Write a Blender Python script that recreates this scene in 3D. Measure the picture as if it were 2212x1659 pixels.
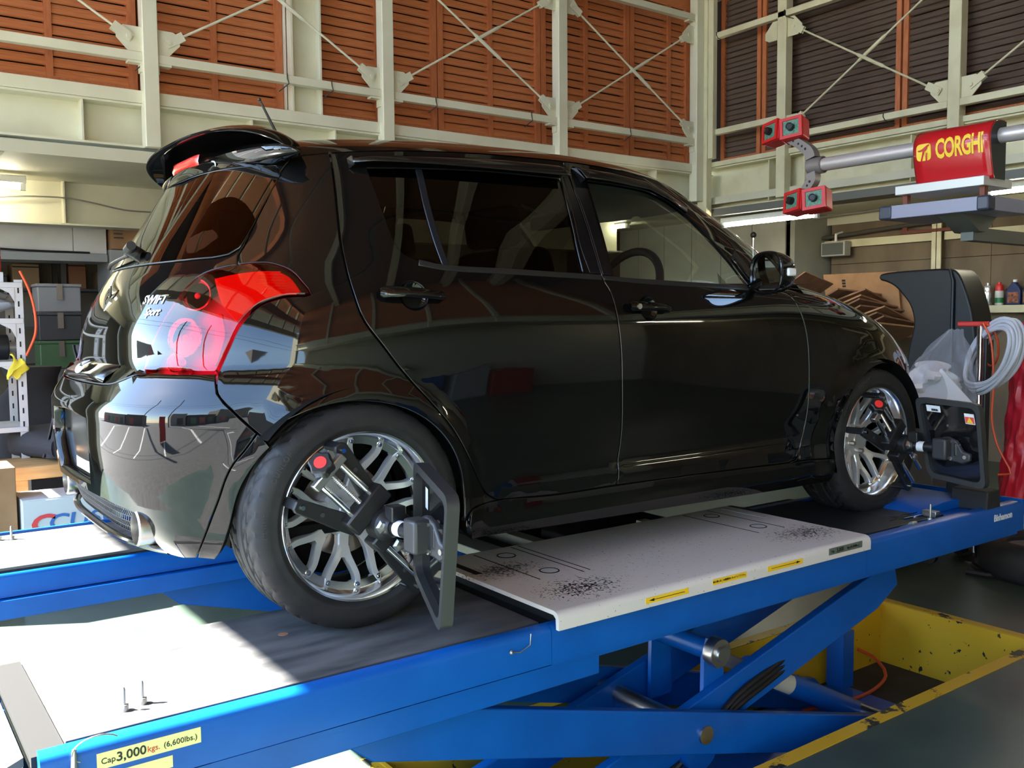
# Workshop bay: black hatchback on a blue scissor lift during wheel alignment
import bpy, bmesh, math, random
import numpy as np
from mathutils import Vector, Matrix
from mathutils import geometry as mgeo
for o in list(bpy.data.objects): bpy.data.objects.remove(o)
scene = bpy.context.scene
COL = scene.collection
H = 0.60            # height of the raised lift deck above the shop floor; shapes below are written relative to the deck
random.seed(7); rng = np.random.default_rng(7)

# ------------------------------------------------------------------ camera
cam_d = bpy.data.cameras.new('camera'); cam = bpy.data.objects.new('camera', cam_d); COL.objects.link(cam)
scene.camera = cam
cam_d.sensor_fit = 'HORIZONTAL'; cam_d.sensor_width = 36.0
cam_d.lens = 36.0 * 1991.8 / 2212.0
cam_d.clip_start = 0.05; cam_d.clip_end = 300
_yaw, _pitch, _roll = 0.942697, -0.0702087, -0.00787524
_f = Vector((math.cos(_pitch)*math.cos(_yaw), math.cos(_pitch)*math.sin(_yaw), math.sin(_pitch)))
_r = _f.cross(Vector((0, 0, 1))).normalized(); _u = _r.cross(_f)
_r2 = _r*math.cos(_roll) + _u*math.sin(_roll); _u2 = -_r*math.sin(_roll) + _u*math.cos(_roll)
cam.matrix_world = Matrix(((_r2.x, _u2.x, -_f.x, -1.1134), (_r2.y, _u2.y, -_f.y, -3.0240), (_r2.z, _u2.z, -_f.z, 0.83345 + H), (0, 0, 0, 1)))

# ------------------------------------------------------------------ sky, sun, exposure
world = bpy.data.worlds.new('sky'); scene.world = world; world.use_nodes = True
wn = world.node_tree; wn.nodes.clear()
w_out = wn.nodes.new('ShaderNodeOutputWorld'); w_bg = wn.nodes.new('ShaderNodeBackground')
w_sky = wn.nodes.new('ShaderNodeTexSky'); w_sky.sky_type = 'NISHITA'; w_sky.sun_disc = False
w_sky.sun_elevation = math.radians(45); w_sky.sun_rotation = math.radians(300); w_sky.air_density = 1.1; w_sky.dust_density = 0.3; w_sky.ozone_density = 2.5
w_bg.inputs['Strength'].default_value = 0.36
wn.links.new(w_sky.outputs[0], w_bg.inputs[0]); wn.links.new(w_bg.outputs[0], w_out.inputs[0])
sun_d = bpy.data.lights.new('sun', 'SUN'); sun = bpy.data.objects.new('sun', sun_d); COL.objects.link(sun)
sun_d.energy = 20.0; sun_d.angle = math.radians(0.6); sun_d.color = (1.0, 0.95, 0.86)
sun.rotation_euler = Vector((0.87, -0.48, -1.0)).to_track_quat('-Z', 'Y').to_euler()
vs = scene.view_settings
vs.view_transform = 'Standard'; vs.look = 'None'; vs.gamma = 1.0; vs.exposure = 2.2
scene.cycles.use_denoising = True
scene.cycles.max_bounces = 10; scene.cycles.diffuse_bounces = 5; scene.cycles.glossy_bounces = 6
scene.cycles.transparent_max_bounces = 24; scene.cycles.transmission_bounces = 6
scene.cycles.caustics_reflective = False; scene.cycles.caustics_refractive = False
scene.cycles.sample_clamp_indirect = 6.0

# ------------------------------------------------------------------ helpers
def lin(c):
    c = c/255.0
    return c/12.92 if c <= 0.04045 else ((c+0.055)/1.055)**2.4
def RGB(r, g, b): return (lin(r), lin(g), lin(b), 1.0)

MATS = {}
def mat(name, col=(0.5, 0.5, 0.5, 1), rough=0.5, metal=0.0, spec=0.5, coat=0.0, emit=None, estr=0.0,
        var=None, vscale=6.0, vcol=None, bump=0.0, bscale=60.0, trans=0.0, alpha=1.0, stretch=None, ramp=(0.35, 0.7)):
    """procedural principled material; var mixes a second colour through noise, bump adds fine relief"""
    if name in MATS: return MATS[name]
    m = bpy.data.materials.new(name); m.use_nodes = True; nt = m.node_tree; p = nt.nodes['Principled BSDF']
    p.inputs['Base Color'].default_value = col; p.inputs['Roughness'].default_value = rough
    p.inputs['Metallic'].default_value = metal; p.inputs['Specular IOR Level'].default_value = spec
    p.inputs['Coat Weight'].default_value = coat; p.inputs['Coat Roughness'].default_value = 0.02
    p.inputs['Transmission Weight'].default_value = trans; p.inputs['Alpha'].default_value = alpha
    if emit: p.inputs['Emission Color'].default_value = emit; p.inputs['Emission Strength'].default_value = estr
    tc = None
    def coords(stretch):
        tcn = nt.nodes.new('ShaderNodeTexCoord')
        if stretch is None: return tcn.outputs['Object']
        mp = nt.nodes.new('ShaderNodeMapping'); mp.inputs['Scale'].default_value = stretch
        nt.links.new(tcn.outputs['Object'], mp.inputs['Vector']); return mp.outputs[0]
    if vcol is not None:
        no = nt.nodes.new('ShaderNodeTexNoise'); no.inputs['Scale'].default_value = vscale; no.inputs['Detail'].default_value = 6
        nt.links.new(coords(stretch), no.inputs['Vector'])
        rp = nt.nodes.new('ShaderNodeValToRGB'); rp.color_ramp.elements[0].position = ramp[0]; rp.color_ramp.elements[1].position = ramp[1]
        rp.color_ramp.elements[0].color = col; rp.color_ramp.elements[1].color = vcol
        nt.links.new(no.outputs['Fac'], rp.inputs[0]); nt.links.new(rp.outputs[0], p.inputs['Base Color'])
    if bump:
        nb = nt.nodes.new('ShaderNodeTexNoise'); nb.inputs['Scale'].default_value = bscale; nb.inputs['Detail'].default_value = 4
        nt.links.new(coords(None), nb.inputs['Vector'])
        bp = nt.nodes.new('ShaderNodeBump'); bp.inputs['Strength'].default_value = bump; bp.inputs['Distance'].default_value = 0.01
        nt.links.new(nb.outputs['Fac'], bp.inputs['Height']); nt.links.new(bp.outputs[0], p.inputs['Normal'])
    MATS[name] = m
    return m

def thin_glass(name, tint, refl=1.0):
    """a single sheet of tinted glass: transparent body under a Fresnel reflection"""
    if name in MATS: return MATS[name]
    m = bpy.data.materials.new(name); m.use_nodes = True; nt = m.node_tree; nt.nodes.clear()
    out = nt.nodes.new('ShaderNodeOutputMaterial'); mx = nt.nodes.new('ShaderNodeMixShader')
    tr = nt.nodes.new('ShaderNodeBsdfTransparent'); gl = nt.nodes.new('ShaderNodeBsdfGlossy'); fr = nt.nodes.new('ShaderNodeFresnel')
    tr.inputs['Color'].default_value = tint; gl.inputs['Roughness'].default_value = 0.0; gl.inputs['Color'].default_value = (refl, refl, refl, 1)
    ge = nt.nodes.new('ShaderNodeNewGeometry'); mr = nt.nodes.new('ShaderNodeMapRange')      # the same reflectance from either side of the sheet
    mr.inputs['To Min'].default_value = 1.52; mr.inputs['To Max'].default_value = 1/1.52
    nt.links.new(ge.outputs['Backfacing'], mr.inputs['Value']); nt.links.new(mr.outputs[0], fr.inputs['IOR'])
    nt.links.new(fr.outputs[0], mx.inputs[0]); nt.links.new(tr.outputs[0], mx.inputs[1]); nt.links.new(gl.outputs[0], mx.inputs[2])
    nt.links.new(mx.outputs[0], out.inputs[0]); MATS[name] = m
    return m

def tag(o, label=None, cat=None, group=None, kind=None):
    if label: o['label'] = label
    if cat: o['category'] = cat
    if group: o['group'] = group
    if kind: o['kind'] = kind
    return o
def empty(name, loc=(0, 0, 0), rz=0.0, label=None, cat=None, group=None, kind=None, parent=None):
    o = bpy.data.objects.new(name, None); COL.objects.link(o); o.location = loc; o.rotation_euler = (0, 0, rz); o.empty_display_size = 0.05
    if parent: o.parent = parent
    return tag(o, label, cat, group, kind)
def link(name, me, material, parent=None, bevel=0.0, loc=None, seg=2):
    o = bpy.data.objects.new(name, me); COL.objects.link(o)
    if material is not None and not me.materials: me.materials.append(material)
    if parent is not None: o.parent = parent
    if loc is not None: o.location = loc
    if bevel:
        b = o.modifiers.new('edge', 'BEVEL'); b.width = bevel; b.segments = seg; b.limit_method = 'ANGLE'; b.angle_limit = math.radians(40)
        b.harden_normals = False
    return o
def copy_tree(o, parent=None):
    c = o.copy(); COL.objects.link(c); c.parent = parent
    for k in list(o.children): copy_tree(k, c)
    return c

def frame_of(d):
    d = Vector(d).normalized(); a = Vector((0, 0, 1)) if abs(d.z) < 0.9 else Vector((1, 0, 0))
    u = d.cross(a).normalized(); return d, u, d.cross(u).normalized()

class MB:
    """collects shapes into one mesh"""
    def __init__(s): s.v = []; s.f = []
    def add(s, vs, fs):
        n = len(s.v); s.v += [tuple(p) for p in vs]; s.f += [tuple(i+n for i in f) for f in fs]; return s
    def box(s, a, b, M=None):
        (x0, y0, z0), (x1, y1, z1) = a, b
        vs = [Vector(p) for p in ((x0, y0, z0), (x1, y0, z0), (x1, y1, z0), (x0, y1, z0), (x0, y0, z1), (x1, y0, z1), (x1, y1, z1), (x0, y1, z1))]
        if M is not None: vs = [M @ p for p in vs]
        return s.add(vs, [(0, 3, 2, 1), (4, 5, 6, 7), (0, 1, 5, 4), (1, 2, 6, 5), (2, 3, 7, 6), (3, 0, 4, 7)])
    def cbox(s, c, size, M=None):
        a = [c[i]-size[i]/2 for i in range(3)]; b = [c[i]+size[i]/2 for i in range(3)]; return s.box(a, b, M)
    def bar(s, p0, p1, w, h, up=(0, 0, 1)):
        """rectangular bar from p0 to p1, w sideways, h along up"""
        p0, p1 = Vector(p0), Vector(p1); d = (p1-p0).normalized(); up = Vector(up)
        sd = d.cross(up).normalized(); up = sd.cross(d).normalized()
        vs = []
        for p in (p0, p1):
            for a, b in ((-1, -1), (1, -1), (1, 1), (-1, 1)): vs.append(p + sd*(a*w/2) + up*(b*h/2))
        return s.add(vs, [(0, 1, 2, 3), (7, 6, 5, 4), (0, 4, 5, 1), (1, 5, 6, 2), (2, 6, 7, 3), (3, 7, 4, 0)])
    def tube(s, pts, r, n=12, cap=True, closed=False):
        pts = [Vector(p) for p in pts]; m = len(pts); rs = r if isinstance(r, (list, tuple)) else [r]*m
        d0 = (pts[1]-pts[0]).normalized(); _, u, _ = frame_of(d0); rings = []
        for i, p in enumerate(pts):
            a = pts[i-1] if i > 0 else (pts[-1] if closed else pts[0]); b = pts[(i+1) % m] if (i < m-1 or closed) else pts[-1]
            d = (b-a).normalized(); u = (u - d*u.dot(d)).normalized(); w = d.cross(u)
            rings.append([p + (u*math.cos(2*math.pi*k/n) + w*math.sin(2*math.pi*k/n))*rs[i] for k in range(n)])
        vs = [q for rg in rings for q in rg]; fs = []
        for i in range(m if closed else m-1):
            j = (i+1) % m
            for k in range(n): fs.append((i*n+k, i*n+(k+1) % n, j*n+(k+1) % n, j*n+k))
        if cap and not closed:
            fs.append(tuple(reversed(range(n)))); fs.append(tuple((m-1)*n+k for k in range(n)))
        return s.add(vs, fs)
    def cyl(s, p0, p1, r, n=24, r1=None): return s.tube([p0, p1], [r, r if r1 is None else r1], n)
    def lathe(s, prof, c=(0, 0, 0), axis=(0, 0, 1), n=48, close=False, a0=0.0, a1=2*math.pi):
        """prof: (radius, height along axis)"""
        d, u, w = frame_of(axis); c = Vector(c); full = abs(a1-a0-2*math.pi) < 1e-6; k = n if full else n+1; vs = []
        for i in range(k):
            a = a0+(a1-a0)*i/n; e = u*math.cos(a)+w*math.sin(a)
            for (r, h) in prof: vs.append(c+e*r+d*h)
        m = len(prof); fs = []
        for i in range(n):
            j = (i+1) % k
            for q in range(m if close else m-1):
                q2 = (q+1) % m; fs.append((i*m+q, j*m+q, j*m+q2, i*m+q2))
        return s.add(vs, fs)
    def prism(s, poly, o, ex, ey, depth):
        """polygon (2-D points along ex, ey from o) pushed along ex x ey by depth (lower, upper)"""
        o, ex, ey = Vector(o), Vector(ex), Vector(ey); nz = ex.cross(ey).normalized(); n = len(poly)
        d0, d1 = depth if isinstance(depth, (tuple, list)) else (0.0, depth)
        vs = [o+ex*a+ey*b+nz*d0 for a, b in poly]+[o+ex*a+ey*b+nz*d1 for a, b in poly]
        fs = [tuple(reversed(range(n))), tuple(range(n, 2*n))]+[(i, (i+1) % n, n+(i+1) % n, n+i) for i in range(n)]
        return s.add(vs, fs)
    def sphere(s, c, r, n=16, m=10, sc=(1, 1, 1)):
        c = Vector(c); vs = []; fs = []
        for i in range(m+1):
            t = math.pi*i/m
            for k in range(n):
                a = 2*math.pi*k/n; vs.append(c+Vector((r*sc[0]*math.sin(t)*math.cos(a), r*sc[1]*math.sin(t)*math.sin(a), r*sc[2]*math.cos(t))))
        for i in range(m):
            for k in range(n): fs.append((i*n+k, (i+1)*n+k, (i+1)*n+(k+1) % n, i*n+(k+1) % n))
        return s.add(vs, fs)
    def grid(s, P, flip=False):
        """P: rows of points"""
        P = np.asarray(P); a, b = P.shape[:2]; fs = []
        for i in range(a-1):
            for j in range(b-1):
                q = (i*b+j, (i+1)*b+j, (i+1)*b+j+1, i*b+j+1); fs.append(q[::-1] if flip else q)
        return s.add([tuple(p) for p in P.reshape(-1, 3)], fs)
    def mesh(s, name, smooth=35):
        me = bpy.data.meshes.new(name); me.from_pydata([tuple(p) for p in s.v], [], s.f); me.validate()
        if smooth:
            me.shade_smooth()
            if smooth < 179: me.set_sharp_from_angle(angle=math.radians(smooth))
        me.update(); return me
    def build(s, name, material, parent=None, smooth=35, bevel=0.0, loc=None, seg=2):
        return link(name, s.mesh(name, smooth), material, parent, bevel, loc, seg)
def obox(name, a, b, material, parent=None, bevel=0.0): return MB().box(a, b).build(name, material, parent, 35, bevel)

def crom(pts, closed=False, step=0.012):
    """Catmull-Rom resample of a 2-D/3-D polyline"""
    P = [np.array(p, float) for p in pts]
    if len(P) == 2 and not closed:
        n = max(1, int(np.linalg.norm(P[1]-P[0])/step)); return [P[0]+(P[1]-P[0])*i/n for i in range(n+1)]
    out = []; m = len(P)
    for i in range(m if closed else m-1):
        p1, p2 = P[i], P[(i+1) % m]
        p0 = P[i-1] if (i > 0 or closed) else 2*p1-p2
        p3 = P[(i+2) % m] if (i < m-2 or closed) else 2*p2-p1
        n = max(1, int(np.linalg.norm(p2-p1)/step))
        for k in range(n):
            t = k/n
            out.append(0.5*((2*p1)+(-p0+p2)*t+(2*p0-5*p1+4*p2-p3)*t*t+(-p0+3*p1-3*p2+p3)*t**3))
    if not closed: out.append(P[-1])
    return out
def path(*segs, step=0.012):
    """closed outline from consecutive smooth segments that share end points"""
    out = []
    for sg in segs:
        r = crom(sg, step=step)
        if out and np.linalg.norm(np.array(out[-1])-r[0]) < 1e-6: r = r[1:]
        out += r
    if np.linalg.norm(out[0]-out[-1]) < 1e-6: out = out[:-1]
    return np.array(out)

_fonts = {}
def text_mesh(body, size=1.0, depth=0.0, align='CENTER', shear=0.0, bold=0.0, space=1.0):
    cu = bpy.data.curves.new('lettering', 'FONT'); cu.body = body; cu.size = size; cu.extrude = depth; cu.align_x = align; cu.align_y = 'CENTER'
    cu.shear = shear; cu.offset = bold; cu.space_character = space; cu.resolution_u = 3
    ob = bpy.data.objects.new('lettering', cu); COL.objects.link(ob)
    dg = bpy.context.evaluated_depsgraph_get(); dg.update()
    me = bpy.data.meshes.new_from_object(ob.evaluated_get(dg)); bpy.data.objects.remove(ob); bpy.data.curves.remove(cu)
    me.materials.clear()
    return me
def text_on(name, body, size, o, ex, ey, material, parent=None, depth=0.0006, align='CENTER', shear=0.0, bold=0.0, space=1.0, sx=1.0, warp=None):
    """flat lettering placed at o with its baseline along ex and its up along ey"""
    me = text_mesh(body, size, depth, align, shear, bold, space)
    o, ex, ey = Vector(o), Vector(ex).normalized(), Vector(ey).normalized(); ez = ex.cross(ey)
    for v in me.vertices:
        c = v.co.copy()
        v.co = warp(c.x*sx, c.y, c.z) if warp else o+ex*(c.x*sx)+ey*c.y+ez*c.z
    me.update(); return link(name, me, material, parent)
# ================================================================== the building
FZ = -H                       # shop floor seen from deck height
M_cream = mat('cream_steel_paint', RGB(226, 224, 200), 0.42, vcol=RGB(214, 210, 184), vscale=3, bump=0.02, bscale=200)
M_cream_r = mat('aged_cream_steel_paint', RGB(212, 206, 172), 0.45, vcol=RGB(188, 176, 140), vscale=4, bump=0.03, bscale=150, ramp=(.45, .8))
M_soffit = mat('cream_panel', RGB(206, 202, 178), 0.6, vcol=RGB(192, 186, 160), vscale=2)
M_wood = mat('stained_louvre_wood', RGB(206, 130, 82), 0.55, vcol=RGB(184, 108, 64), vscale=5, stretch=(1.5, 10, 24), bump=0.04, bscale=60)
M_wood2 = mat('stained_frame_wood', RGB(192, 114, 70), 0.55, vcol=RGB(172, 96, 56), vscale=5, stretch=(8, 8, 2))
M_slat2 = mat('backlit_louvre', RGB(98, 80, 68), 0.6, vcol=RGB(78, 62, 54), vscale=5, stretch=(10, 1.5, 20))  # grey-brown slats, their backlit darkness put into the colour
M_back = mat('dark_louvre_back', RGB(40, 26, 18), 0.9)
M_ply = mat('plywood', RGB(120, 103, 82), 0.75, vcol=RGB(94, 79, 62), vscale=2.2, stretch=(1, 1.6, .6), bump=0.02, bscale=40)
M_greywall = mat('grey_wall_panel', RGB(150, 150, 140), 0.6, vcol=RGB(132, 130, 120), vscale=2)
M_floor = mat('green_epoxy_floor', RGB(76, 92, 80), 0.36, vcol=RGB(60, 72, 64), vscale=2.4, bump=0.03, bscale=25)
M_pitfl = mat('pit_concrete', RGB(62, 56, 50), 0.75, vcol=RGB(42, 38, 34), vscale=5, bump=0.08, bscale=40)
M_yel = mat('yellow_pit_paint', RGB(214, 172, 36), 0.5, vcol=RGB(190, 142, 26), vscale=7, bump=0.05, bscale=60)
M_asph = mat('asphalt', RGB(96, 96, 96), 0.9, vcol=RGB(80, 80, 80), vscale=10)
M_ceil = mat('brown_ceiling', RGB(120, 84, 58), 0.8)
M_beamdk = mat('grey_channel', RGB(104, 104, 96), 0.5)
M_tie = mat('black_cable_tie', RGB(20, 20, 20), 0.5)

def worn_yellow():
    """yellow line paint scuffed through to the floor"""
    m = bpy.data.materials.new('worn_yellow_line'); m.use_nodes = True; nt = m.node_tree; p = nt.nodes['Principled BSDF']; p.inputs['Roughness'].default_value = .5
    tc = nt.nodes.new('ShaderNodeTexCoord'); no = nt.nodes.new('ShaderNodeTexNoise'); no.inputs['Scale'].default_value = 9; no.inputs['Detail'].default_value = 8; no.inputs['Roughness'].default_value = .65
    rp = nt.nodes.new('ShaderNodeValToRGB'); e = rp.color_ramp.elements; e[0].position = .57; e[1].position = .60; e[0].color = RGB(214, 168, 34); e[1].color = RGB(40, 44, 38)
    nt.links.new(tc.outputs['Object'], no.inputs['Vector']); nt.links.new(no.outputs['Fac'], rp.inputs[0]); nt.links.new(rp.outputs[0], p.inputs['Base Color']); return m
M_yline = worn_yellow()
def chipped_yellow():
    m = bpy.data.materials.new('chipped_yellow_wall'); m.use_nodes = True; nt = m.node_tree; p = nt.nodes['Principled BSDF']; p.inputs['Roughness'].default_value = .5
    tc = nt.nodes.new('ShaderNodeTexCoord'); no = nt.nodes.new('ShaderNodeTexNoise'); no.inputs['Scale'].default_value = 26; no.inputs['Detail'].default_value = 6
    n2 = nt.nodes.new('ShaderNodeTexNoise'); n2.inputs['Scale'].default_value = 2.2
    ad = nt.nodes.new('ShaderNodeMath'); ad.operation = 'ADD'; ml = nt.nodes.new('ShaderNodeMath'); ml.operation = 'MULTIPLY'; ml.inputs[1].default_value = .55
    rp = nt.nodes.new('ShaderNodeValToRGB'); e = rp.color_ramp.elements; e[0].position = .955; e[1].position = .975; e[0].color = RGB(212, 168, 34); e[1].color = RGB(36, 36, 34)
    for a in (no, n2): nt.links.new(tc.outputs['Object'], a.inputs['Vector'])
    nt.links.new(n2.outputs['Fac'], ml.inputs[0]); nt.links.new(no.outputs['Fac'], ad.inputs[0]); nt.links.new(ml.outputs[0], ad.inputs[1])
    nt.links.new(ad.outputs[0], rp.inputs[0]); nt.links.new(rp.outputs[0], p.inputs['Base Color']); return m
M_ypit = chipped_yellow()
def S_(o): o['kind'] = 'structure'; return o

PX0, PX1, PYA, PYB, PZ = .25, 3.07, .42, 1.17, -.91
floor = MB(); xb = [-2.75, PX0, PX1, 9.0]; yb = [-8.2, -PYB, -PYA, PYA, PYB, 6.4]
for i in range(3):
    for j in range(5):
        if i == 1 and j in (1, 3): continue
        floor.add([(xb[i], yb[j], FZ), (xb[i+1], yb[j], FZ), (xb[i+1], yb[j+1], FZ), (xb[i], yb[j+1], FZ)], [(0, 1, 2, 3)])
S_(floor.build('floor', M_floor, None, 0))
S_(MB().add([(-60, -60, FZ-.02), (-2.75, -60, FZ-.02), (-2.75, 60, FZ-.02), (-60, 60, FZ-.02)], [(0, 1, 2, 3)]).build('ground_outside', M_asph, None, 0))
k = 1
for s in (-1, 1):
    ya, yb_ = (-PYB, -PYA) if s < 0 else (PYA, PYB)
    S_(MB().box((PX0, ya, PZ-.02), (PX1, yb_, PZ)).build('floor_pit_%d' % k, M_pitfl, None, 0))
    pw = MB().box((PX1, ya-.02, PZ), (PX1+.02, yb_+.02, FZ-.001)).box((PX0-.02, ya-.02, PZ), (PX0, yb_+.02, FZ-.001))
    pw.box((PX0, ya-.02, PZ), (PX1, ya, FZ-.001)).box((PX0, yb_, PZ), (PX1, yb_+.02, FZ-.001))
    S_(pw.build('wall_pit_%d' % k, M_ypit, None, 0))
    e = .055; z0, z1 = FZ+.0005, FZ+.003
    ln = MB().box((PX0-e, ya-e, z0), (PX1+e, ya, z1)).box((PX0-e, yb_, z0), (PX1+e, yb_+e, z1)).box((PX0-e, ya, z0), (PX0, yb_, z1)).box((PX1, ya, z0), (PX1+e, yb_, z1))
    S_(ln.build('trim_pit_line_%d' % k, M_yline, None, 0)); k += 1

def hbeam(mb, p0, p1, h, w, tw=.012, tf=.014):
    """H beam along x or y, p at mid height"""
    p0, p1 = Vector(p0), Vector(p1)
    mb.bar(p0, p1, tw, h); up = Vector((0, 0, h/2-tf/2)); mb.bar(p0+up, p1+up, w, tf); mb.bar(p0-up, p1-up, w, tf); return mb

# ---------------- long louvred wall beyond the car (runs along x)
wb = S_(empty('wall_back'))
YW = 3.5; COLX = [-1.13, .64, 2.42, 4.17, 5.93]
for x in COLX: MB().box((x-.05, YW-.06, 2.0), (x+.05, YW+.04, 4.9)).build('column', M_cream, wb, bevel=.006)
hbeam(MB(), (-2.7, YW+.14, 2.145), (6.2, YW+.14, 2.145), .29, .26).build('beam', M_cream, wb)
for x in (-1.9, -.75, .22, 1.35, 2.0, 3.2, 4.6, 5.4): MB().box((x-.006, YW+.02, 2.012), (x+.006, YW+.134, 2.278)).build('stiffener', M_cream, wb)
MB().box((-2.7, YW+.00, 2.292), (6.05, YW+.20, 2.375)).build('sill', M_cream, wb, bevel=.004)
for z, n in ((2.59, 4), (3.80, 4)):
    for i in range(4):
        MB().box((COLX[i]+.05, YW-.035, z-.03), (COLX[i+1]-.05, YW+.025, z+.03)).build('rail', M_cream, wb, bevel=.004)
        for xx, sg in ((COLX[i]+.05, 1), (COLX[i+1]-.05, -1)):
            MB().box((min(xx, xx+sg*.09), YW-.035, z-.045), (max(xx, xx+sg*.09), YW+.03, z-.031)).box((min(xx, xx+sg*.012), YW-.03, z-.10), (max(xx, xx+sg*.012), YW+.03, z-.03)).build('rail_bracket', M_cream, wb)
MB().box((1.66, YW+.10, 2.30), (1.90, YW+.115, 4.9)).box((1.66, YW+.02, 2.30), (1.675, YW+.20, 4.9)).box((1.885, YW+.02, 2.30), (1.90, YW+.20, 4.9)).build('post', M_cream, wb)
for x in (1.74, 1.82): MB().cyl((x, YW+.10, 2.36), (x, YW+.085, 2.36), .018, 16).build('post_bolt', M_cream, wb)
def brace(wall, a, b, nrm, m):
    """tie rod with a gusset plate and clevis at both ends; nrm is the wall normal"""
    a, b = Vector(a), Vector(b); d = (b-a).normalized(); nn = Vector(nrm); sd = d.cross(nn).normalized()
    rod = MB().tube([a+d*.10, a+d*.13, b-d*.13, b-d*.10], .0085, 8)
    mid = a+(b-a)*.56; L_ = .16; rod.tube([mid-d*L_, mid-d*(L_-.03), mid+d*(L_-.03), mid+d*L_], [.009, .015, .015, .009], 8)
    r = rod.build('tie_rod', m, wall)
    for p, s in ((a, 1), (b, -1)):
        dd = d*s
        for o in (-.012, .012): MB().bar(p-dd*.02+nn*o, p+dd*.115+nn*o, .006, .062, sd).build('clevis_plate', m, r)
        MB().cyl(p-nn*.024, p+nn*.024, .016, 10).build('clevis_pin', m, r)
def gusset(wall, p, dirx, up, nrm, m):
    """plate welded to a column; dirx points away from it"""
    p, dx, nn = Vector(p), Vector(dirx), Vector(nrm); u = Vector((0, 0, 1))*up
    pts = [(-.09, -.10), (-.01, -.10), (.075, -.01), (.075, .05), (.03, .075), (-.09, .075)]
    vs = [p+dx*x+u*y-nn*.005 for x, y in pts]+[p+dx*x+u*y+nn*.005 for x, y in pts]; n = len(pts)
    MB().add(vs, [tuple(range(n)), tuple(range(2*n-1, n-1, -1))]+[(i, n+i, n+(i+1) % n, (i+1) % n) for i in range(n)]).build('gusset', m, wall)
for i in range(4):
    x0, x1 = COLX[i]+.13, COLX[i+1]-.13
    for (xa, za, xb_, zb) in ((x0, 2.71, x1, 3.62), (x0, 3.62, x1, 2.71)):
        brace(wb, (xa, YW-.01-.012*(za > zb), za), (xb_, YW-.01-.012*(za > zb), zb), (0, -1, 0), M_cream)
    for z, up in ((2.71, 1), (3.62, -1)):
        gusset(wb, (x0, YW-.012, z), (1, 0, 0), up, (0, -1, 0), M_cream); gusset(wb, (x1, YW-.012, z), (-1, 0, 0), up, (0, -1, 0), M_cream)
def louvre(wall, o, ex, ln, z0, z1, pitch, m_slat, m_fr, mids, depth_dir, fr=.055, tilt=20, ws=.064):
    """framed louvre panel: o bottom start, ex along, depth_dir to the outside"""
    o, ex, dd = Vector(o), Vector(ex), Vector(depth_dir); up = Vector((0, 0, 1))
    def bx(a0, a1, b0, b1, c0, c1):
        vs = [o+ex*a+dd*c+up*(b) for a in (a0, a1) for c in (c0, c1) for b in (b0, b1)]
        return MB().add(vs, [(0, 1, 3, 2), (4, 6, 7, 5), (0, 4, 5, 1), (2, 3, 7, 6), (0, 2, 6, 4), (1, 5, 7, 3)])
    pan = bx(0, fr, z0, z1, -.03, .045).build('louvre_panel', m_fr, wall)
    bx(ln-fr, ln, z0, z1, -.03, .045).build('stile', m_fr, pan); bx(fr, ln-fr, z0, z0+fr, -.03, .045).build('bottom_rail', m_fr, pan)
    edges = [fr]+[v for m_ in mids for v in (m_-.022, m_+.022)]+[ln-fr]
    for m_ in mids: bx(m_-.022, m_+.022, z0+fr, z1, -.022, .045).build('mid_stile', m_fr, pan)
    t = math.radians(tilt); n = int((z1-z0-fr)/pitch)
    me_cache = {}
    for k in range(0, len(edges), 2):
        a0, a1 = edges[k], edges[k+1]
        key = round(a1-a0, 4)
        if key not in me_cache:
            mb = MB(); c, s = math.cos(t), math.sin(t)
            d = ex; u = up*c-dd*s*(-1); w = up*s*(-1)-dd*c*1.0
            u = (up*c+dd*s); w = (dd*c-up*s)
            vs = [ex*a+u*b+w*e for a in (0, a1-a0) for b in (-ws/2, ws/2) for e in (-.006, .006)]
            mb.add(vs, [(0, 1, 3, 2), (4, 6, 7, 5), (0, 4, 5, 1), (2, 3, 7, 6), (0, 2, 6, 4), (1, 5, 7, 3)]); me_cache[key] = mb.mesh('slat', 0)
        for i in range(n):
            sl = link('slat', me_cache[key], m_slat, pan); sl.location = o+ex*a0+up*(z0+fr+pitch*(i+.5)+random.uniform(-.003, .003)); sl.rotation_euler = tuple(ex*math.radians(random.uniform(-2, 2)))
    return pan
for (xa, xe) in ((-1.60, -.50), (-.48, .61), (.63, 1.655), (1.91, 3.00), (3.01, 4.09), (4.10, 5.18), (5.19, 6.02)):
    ln = xe-xa; mids = [ln*.5] if ln > .9 else [.545]
    louvre(wb, (xa, YW+.20, 0), (1, 0, 0), ln, 2.375, 3.95, .068, M_wood, M_wood2, mids, (0, 1, 0))
MB().box((-2.7, YW+.30, 2.37), (6.3, YW+.34, 6.0)).build('backing', M_back, wb)
MB().box((-2.7, YW+.20, 3.95), (6.3, YW+.24, 6.0)).build('upper_boards', M_wood, wb)
# cable ties on the rail
for x in (.60, 1.60, 1.95, 2.86, 3.83, 5.0): MB().tube([(x, YW-.038, 2.625), (x, YW-.042, 2.59), (x+.01, YW-.04, 2.555), (x-.05, YW+.0, 2.50)], .004, 6).build('cable_tie', M_tie, wb)
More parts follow.
